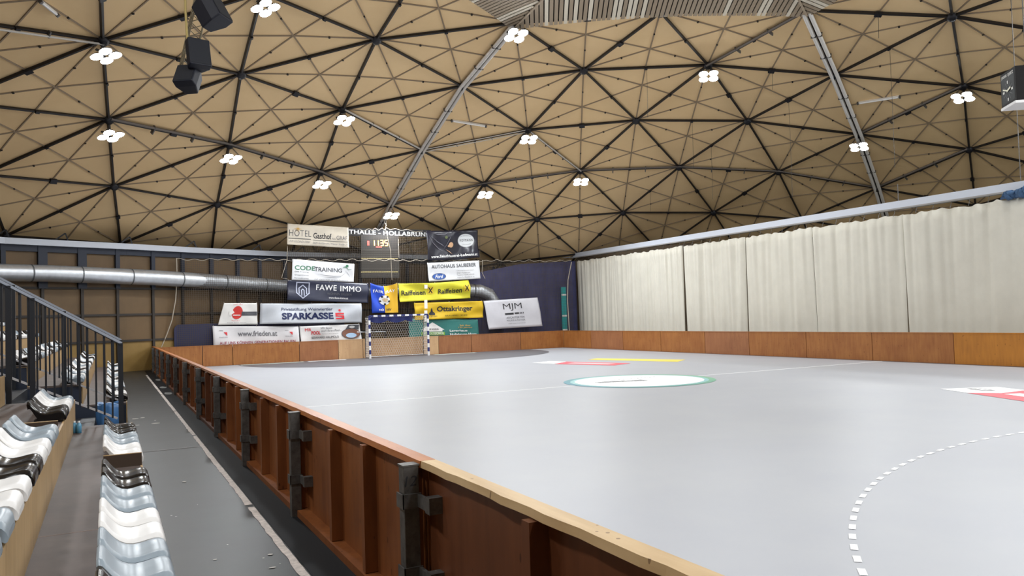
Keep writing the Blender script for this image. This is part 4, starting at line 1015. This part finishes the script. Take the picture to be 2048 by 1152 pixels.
# ---- seats
def seat_mesh():
    prof = [(-.03, .218), (-.016, .230), (.004, .224), (.026, .200), (.05, .172), (.078, .144), (.11, .120), (.15, .102), (.195, .095), (.245, .099), (.295, .108), (.34, .114), (.37, .112), (.392, .102), (.41, .082), (.42, .052)]
    n = len(prof); m = 13; mb = MB(); vs = []
    for i, (x, z) in enumerate(prof):
        s = i/(n-1)
        # half width: rounded at the back top and at the front lip
        hw = .19
        if s < .22: hw = .19*math.sqrt(max(0, 1-((.22-s)/.22)**3*.3))
        if s > .86: hw = .19*(1-.22*((s-.86)/.14)**1.6)
        for j in range(m):
            v = -1+2*j/(m-1); e = abs(v)**4; y = v*hw
            dz = .008*e*math.sin(PI*s)
            dx = 0
            # centre dish and two moulded creases near the front lip
            dz -= .010*(1-v*v)*math.exp(-((s-.5)/.25)**2)
            if s > .62: dz -= .004*math.exp(-((abs(v)-(.35+.5*(s-.62)))/.08)**2)
            drop = -.028*max(0, abs(v)-.93)/.07
            vs.append(((x+dx)*.85, y, z+dz+drop+.012))
    mb.add(vs, [(i*m+j, (i+1)*m+j, (i+1)*m+j+1, i*m+j+1) for i in range(n-1) for j in range(m-1)], 0, True)
    # side skirts and back skirt down to the mounting height
    for j in (0, m-1):
        ring = [vs[i*m+j] for i in range(n)]
        low = [(p[0]*.96+.01, p[1]*.96, max(.015, p[2]-.05-.06*math.exp(-((i/(n-1)-.55)/.25)**2))) for i, p in enumerate(ring)]
        o = ring+low; f = [(i, i+1, n+i+1, n+i) for i in range(n-1)]
        if j == 0: f = [q[::-1] for q in f]
        mb.add(o, f, 0, True)
    back = [vs[j] for j in range(m)]; low = [(p[0]+.012, p[1]*.97, p[2]-.045) for p in back]
    mb.add(back+low, [(j+1, j, m+j, m+j+1) for j in range(m-1)], 0, True)
    fr = [vs[(n-1)*m+j] for j in range(m)]; low = [(p[0]-.005, p[1]*.97, .015) for p in fr]
    mb.add(fr+low, [(j, j+1, m+j+1, m+j) for j in range(m-1)], 0, True)
    return mb
m_sw = mat('seat_white', (.70, .69, .68), .38, spec=.4); m_sg = mat('seat_grey', (.25, .30, .345), .33, spec=.45); m_sk = mat('seat_black', (.007, .006, .006), .2, spec=.28)
SM = {}
def mkseat(c):
    mb = seat_mesh(); r = thing('stadium_seat', '', 'seat')
    mb.build('seat_shell', c, r)
    f = MB().box((.04, -.12, 0), (.29, .12, .025)).tube([(.16, 0, .0), (.16, 0, .05)], .05, 8); f.build('seat_mount', m_black, r)
    return r
protos = {'w': mkseat(m_sw), 'g': mkseat(m_sg), 'k': mkseat(m_sk)}; used = set()
CN = {'w': 'white', 'g': 'grey', 'k': 'black'}
def place(c, k, y, label, group, rz=0.):
    p = protos[c]; o = p if c not in used else copy_tree(p); used.add(c)
    o.location = (Xf(k)-.34, y, Zt(k)+.005); o.rotation_euler = (0, 0, rz); o['label'] = label; o['group'] = group
rowN = {1: [('k', 4.33), ('g', 4.80), ('g', 5.24), ('w', 5.70), ('w', 6.16), ('g', 6.64), ('g', 7.10), ('k', 7.55), ('k', 8.02), ('w', 9.39), ('w', 9.85), ('g', 10.36), ('g', 10.88), ('k', 11.4), ('k', 11.9)],
        2: [('g', 3.65), ('g', 4.15), ('g', 4.68), ('w', 5.18), ('w', 5.7), ('k', 6.2), ('k', 6.64), ('w', 7.1), ('w', 7.58), ('g', 8.15), ('g', 8.65), ('k', 10.4), ('k', 10.85), ('w', 11.35), ('w', 11.8), ('g', 12.25)],
        3: [('k', 10.1), ('k', 10.6), ('w', 11.1)]}
RN = ['front', 'second', 'third', 'fourth', 'fifth', 'sixth']
for k, L_ in rowN.items():
    for q, (c, y) in enumerate(L_):
        place(c, k, y, '%s plastic seat shell, %s from the viewer in the %s row of the near block' % (CN[c], ORD[q], RN[k-1]), 'seats of the near bleacher')
pat = 'wwggkkwwkkggwwgwkkwwggwwkkgw'
for k in range(1, 6):
    y = 17.4; q = 0
    n0 = (k*5) % 11
    while y < 32.5:
        c = pat[(q+n0) % len(pat)]
        if (q+k*2) % 9 not in (7,): 
            place(c, k, y, '%s plastic seat shell, %s from the stairs in the %s row of the far block' % (CN[c], ORD[q], RN[k-1]), 'seats of the far bleacher', random.uniform(-.03, .03))
        y += .50; q += 1

# ================================================================= railings
def railing(Y, x_end, label, dense, foot):
    t = thing('stair_railing', label, 'railing', (x_end, Y, 0))
    hz = lambda x: 1.63+(x_end-x)*.617; lz = lambda x: .46+(x_end-x)*.512
    a = Vector((x_end+.02, Y, hz(x_end+.02))); b_ = Vector((-3.4, Y, hz(-3.4)))
    MB().bar(a, b_, .05, .035).build('handrail', mat('handrail_grey', (.30, .33, .39), .4), t)
    MB().bar(a+Vector((0, -.035, -.03)), b_+Vector((0, -.035, -.03)), .012, .012).build('rail_wire', m_black, t)
    s0 = Vector((x_end-.05, Y, lz(x_end-.05))); s1 = Vector((-3.4, Y, lz(-3.4)))
    MB().bar(s0, s1, .02, .03).build('lower_rail', mat('lower_rail', (.36, .35, .36), .4), t)
    for x in (x_end, Vector(atY(65, 700, Y)).x if Y < 15 else -.75, -1.55 if Y > 15 else atY(17, 700, Y).x, -2.6):
        MB().box((x-.035, Y-.03, foot), (x+.035, Y+.03, hz(x)-.01)).build('railing_post', m_black, t)
    x = x_end-.115; k = 0
    while x > -3.3:
        MB().box((x-.013, Y-.013, lz(x)-.02), (x+.013, Y+.013, hz(x)-.01)).build('baluster', m_black, t); x -= dense; k += 1
railing(13.42, .145, 'near dark metal stair railing with vertical bars', .108, -.02)
railing(16.85, .18, 'far dark metal stair railing behind the near one', .15, -.02)
# ---- bin with blue bag
tb = thing('waste_bin', 'white waste bin lined with a blue bag behind the railing post', 'bin', (0.0, 14.3, 0))
def lathe(mb, prof, c, n=20, mi=0):
    vs = []; 
    for r, z in prof:
        for i in range(n): t = 2*PI*i/n; vs.append((c[0]+r*math.cos(t), c[1]+r*math.sin(t), z))
    mb.add(vs, [(i*n+j, i*n+(j+1) % n, (i+1)*n+(j+1) % n, (i+1)*n+j) for i in range(len(prof)-1) for j in range(n)], mi, True); return mb
lathe(MB(), [(.13, -.01), (.155, .34), (.165, .55), (.15, .55), (.12, .02)], (-.02, 14.3)).build('bin_body', m_offw, tb)
bg = MB(); vs = []; n = 26
for zi, (r, z) in enumerate([(.175, .36), (.19, .42), (.2, .55), (.195, .66), (.19, .73), (.17, .745), (.15, .7)]):
    for i in range(n): t = 2*PI*i/n; rr3 = r*(1+.05*math.sin(5*t+zi)+.03*math.sin(11*t)); vs.append((-.02+rr3*math.cos(t), 14.3+rr3*math.sin(t), z*.88+.02*math.sin(3*t)))
bg.add(vs, [(i*n+j, i*n+(j+1) % n, (i+1)*n+(j+1) % n, (i+1)*n+j) for i in range(6) for j in range(n)], 0, True); bg.build('blue_bag', mat('bag_blue', (.07, .19, .42), .35), tb)
for px_, lb in ((149, 'small blue bottle left of the pair at the second row riser'), (158, 'small blue bottle right of the pair at the second row riser')):
    p = atZ(px_, 866, Zt(1)); p.y = min(p.y, 12.6); o = thing('water_bottle', lb, 'bottle', (p.x, p.y, Zt(1)), 'blue bottles by the stairs')
    lathe(MB(), [(0, Zt(1)), (.033, Zt(1)), (.034, Zt(1)+.09), (.030, Zt(1)+.12), (.013, Zt(1)+.145)], (p.x, p.y), 14).build('bottle_body', mat('bottle_blue', (.12, .35, .55), .2), o)
    lathe(MB(), [(.014, Zt(1)+.143), (.014, Zt(1)+.165), (0, Zt(1)+.165)], (p.x, p.y), 10).build('bottle_cap', m_white, o)

# ================================================================= speakers, truss, rope
def speaker(px, py, R, w, h, d, yaw, tilt, label, col=(.009, .011, .021)):
    c = atR(px, py, R); t = thing('hanging_speaker', label, 'speaker', c, 'speakers hung from the truss')
    A = Matrix.Rotation(yaw, 3, 'Z') @ Matrix.Rotation(tilt, 3, 'X')
    # trapezoid cabinet: wide grille front, narrow back, cut corners
    mb = MB(); f = []; bk = []
    for sx_, sz in ((-1, -1), (-1, 1), (1, 1), (1, -1)): f.append((sx_*w/2, -d/2, sz*h/2)); bk.append((sx_*w*.30, d/2, sz*h*.42))
    md = [(p[0]*1.04, -d*.1, p[2]*1.0) for p in f]
    vs = [c+A @ Vector(p) for p in f+md+bk]
    fs = [(3, 2, 1, 0), (8, 9, 10, 11)]
    for i in range(4): j = (i+1) % 4; fs += [(i, j, 4+j, 4+i), (4+i, 4+j, 8+j, 8+i)]
    mb.add(vs, fs); mb.build('cabinet', mat('speaker_body', col, .6, noise=.15, nscale=40), t, bevel=.02)
    g = [(-w*.46, -d/2-.006, -h*.46), (w*.46, -d/2-.006, -h*.46), (w*.46, -d/2-.006, h*.46), (-w*.46, -d/2-.006, h*.46)]
    MB().add([c+A @ Vector(p) for p in g], [(0, 1, 2, 3)]).build('grille', mat('grille', (.012, .014, .02), .8), t)
    b0 = [(-w*.2, d*.2, h/2), (-w*.2, 0, h/2+.1), (w*.2, 0, h/2+.1), (w*.2, d*.2, h/2)]
    MB().tube([c+A @ Vector(p) for p in b0], .012, 6).build('bracket', m_black, t)
speaker(421, 26, 15, .42, .50, .42, .9, -.5, 'uppermost of three dark hanging speakers')
speaker(394, 113, 15, .36, .50, .34, .2, -.25, 'middle one of three dark hanging speakers')
speaker(379, 160, 15, .36, .38, .36, -.6, -.5, 'lowest of three dark hanging speakers')
a = atR(410, -30, 15.5); c = atR(370, 150, 15.5)
t = thing('lighting_truss', 'slim metal lattice truss carrying the speakers', 'truss', (a+c)/2)
d = (c-a).normalized(); s1 = d.cross(fw).normalized(); s2 = d.cross(s1)
cs = [s1*-.12, s1*.12, s2*.18]
for o_ in cs: MB().tube([a+o_, c+o_], .016, 6).build('truss_chord', mat('truss_brass', (.22, .18, .11), .5, metal=.4), t)
mb = MB(); n = 12
for i in range(n):
    for q in range(3):
        p = a+(c-a)*(i/n)+cs[q]; r = a+(c-a)*((i+1)/n)+cs[(q+1) % 3]; mb.tube([p, r], .008, 5)
mb.build('truss_lacing', MATS['truss_brass'], t)
rope([atR(370, -40, 15.1), atR(371, 20, 15.1), atR(374, 70, 15.1), atR(377, 100, 15.1)], .02, 'hanging_rope', 'yellow rope hanging beside the speaker truss', m_rope)

# ================================================================= cube clock
c = atR(2023, 172, 23.); yawc = .62
t = thing('cube_clock', 'black hanging clock with white hands and lettered header', 'clock', c)
ax = Vector((math.cos(yawc)*.93, -math.sin(yawc)*.93, 0)).normalized()
# face seen obliquely: horizontal axis of the face rises to the right in the view
a_ = atR(2001, 154, 22.9); b_ = atR(2041, 143.5, 21.9); ax = Vector((b_.x-a_.x, b_.y-a_.y, 0)).normalized(); nrm = Vector((ax.y, -ax.x, 0))
if nrm.dot(EYE-c) < 0: nrm = -nrm
hw = .40; hh = .40; zz = Vector((0, 0, 1)); fc = a_+ax*hw*.97+zz*-.37
MB().obox(fc-nrm*.4, ax, nrm, zz, hw, .4, hh).build('clock_case', mat('clock_black', (.007, .006, .006), .6, spec=.2), t)
def fp(u, v, l=.006): return fc+ax*(u*hw)+zz*(v*hh)+nrm*l
def fq(u0, v0, u1, v1, w, name, m, l=.01):
    dx, dy = u1-u0, v1-v0; ln = math.hypot(dx, dy); ex, ey = -dy/ln*w, dx/ln*w
    MB().add([fp(u0+ex, v0+ey, l), fp(u0-ex, v0-ey, l), fp(u1-ex, v1-ey, l), fp(u1+ex, v1+ey, l)], [(0, 1, 2, 3)]).build(name, m, t)
fq(-.85, 0-.15+.15-.0, .85, 0, .86, 'clock_face', mat('clock_face', (.006, .011, .013), .5, spec=.2), .004)
cw = mat('clock_white', (.62, .62, .58), .5)
for i in range(12):
    th = i*PI/6; s_, c_ = math.sin(th), math.cos(th)
    if i % 3 == 0: fq(.45*s_, -.18+.42*c_, .68*s_, -.18+.6*c_, .07, 'hour_mark', cw, .012)
    else: fq(.28*s_, -.18+.28*c_, .66*s_, -.18+.6*c_, .012, 'minute_mark', MATS['ink_grey'], .010)
fq(0, -.18, -.62, .02, .04, 'clock_hand', mat('hand', (.8, .78, .62), .5), .02); fq(-.1, -.2, .42, -.05, .06, 'clock_hand', MATS['hand'], .022)
uv, fs = textmesh('JUNGHANS', .03)
MB().add([fp(-.8+1.6*u*.46, .62+.22*v, .012) for u, v in uv], fs).build('clock_lettering', cw, t)
uv, fs = textmesh('QUARTZ', .03)
MB().add([fp(.06+.74*u, .62+.22*v, .012) for u, v in uv], fs).build('clock_lettering', cw, t)
MB().obox(fc-nrm*.39-zz*(hh+.03), ax, nrm, zz, hw*1.0, .41, .03).build('white_underside', m_white, t)
top = fc-nrm*.4+zz*hh
MB().tube([top, Vector((top.x, top.y, zat(top.x, top.y)))], .012, 6).build('clock_hanger', m_steel, t)
# thin cords hanging from the couplers
for k, (x, y, l) in enumerate(((1756, 18, 1.0), (1779, 89, 4.5), (1544, 134, .9), (1577, 193, 4.2), (1293, 134, 2.0), (1384, 238, 2.2), (1422, 288, 2.6), (1300, 381, 1.1), (1796, 375, 1.2))):
    p = ondome(x, y); rope([p, p-Vector((0, 0, l*.5)), p-Vector((.03, 0, l))], .007, 'hanging_rope', 'thin dark cord hanging from a dome joint, %s of nine from the top right' % ORD[k], m_strut, 'rope')
p = atX(2042, 372, CXR+.1); tag(MB().tube([p, Vector((p.x, p.y, zat(p.x, p.y)))], .012, 5).build('rail_hanger', m_steel), 'thin vertical hanger rod at the right end of the curtain rail', 'rod')
p = atX(1797, 408, CXR+.1); tag(MB().tube([p, Vector((p.x, p.y, p.z+.7))], .014, 5).build('rail_hanger', m_steel), 'short hanger rod above the middle of the curtain rail', 'rod')

# ================================================================= world and view
w = bpy.data.worlds.new('w'); S.world = w; w.use_nodes = True; w.node_tree.nodes['Background'].inputs[0].default_value = (0, 0, 0, 1); w.node_tree.nodes['Background'].inputs[1].default_value = 0.
S.view_settings.view_transform = 'Standard'; S.view_settings.look = 'None'; S.view_settings.exposure = 0.; S.view_settings.gamma = 1.
try: S.view_settings.use_curve_mapping = False
except Exception: pass
S.cycles.use_denoising = True; S.cycles.max_bounces = 10; S.cycles.diffuse_bounces = 6; S.cycles.sample_clamp_indirect = 8
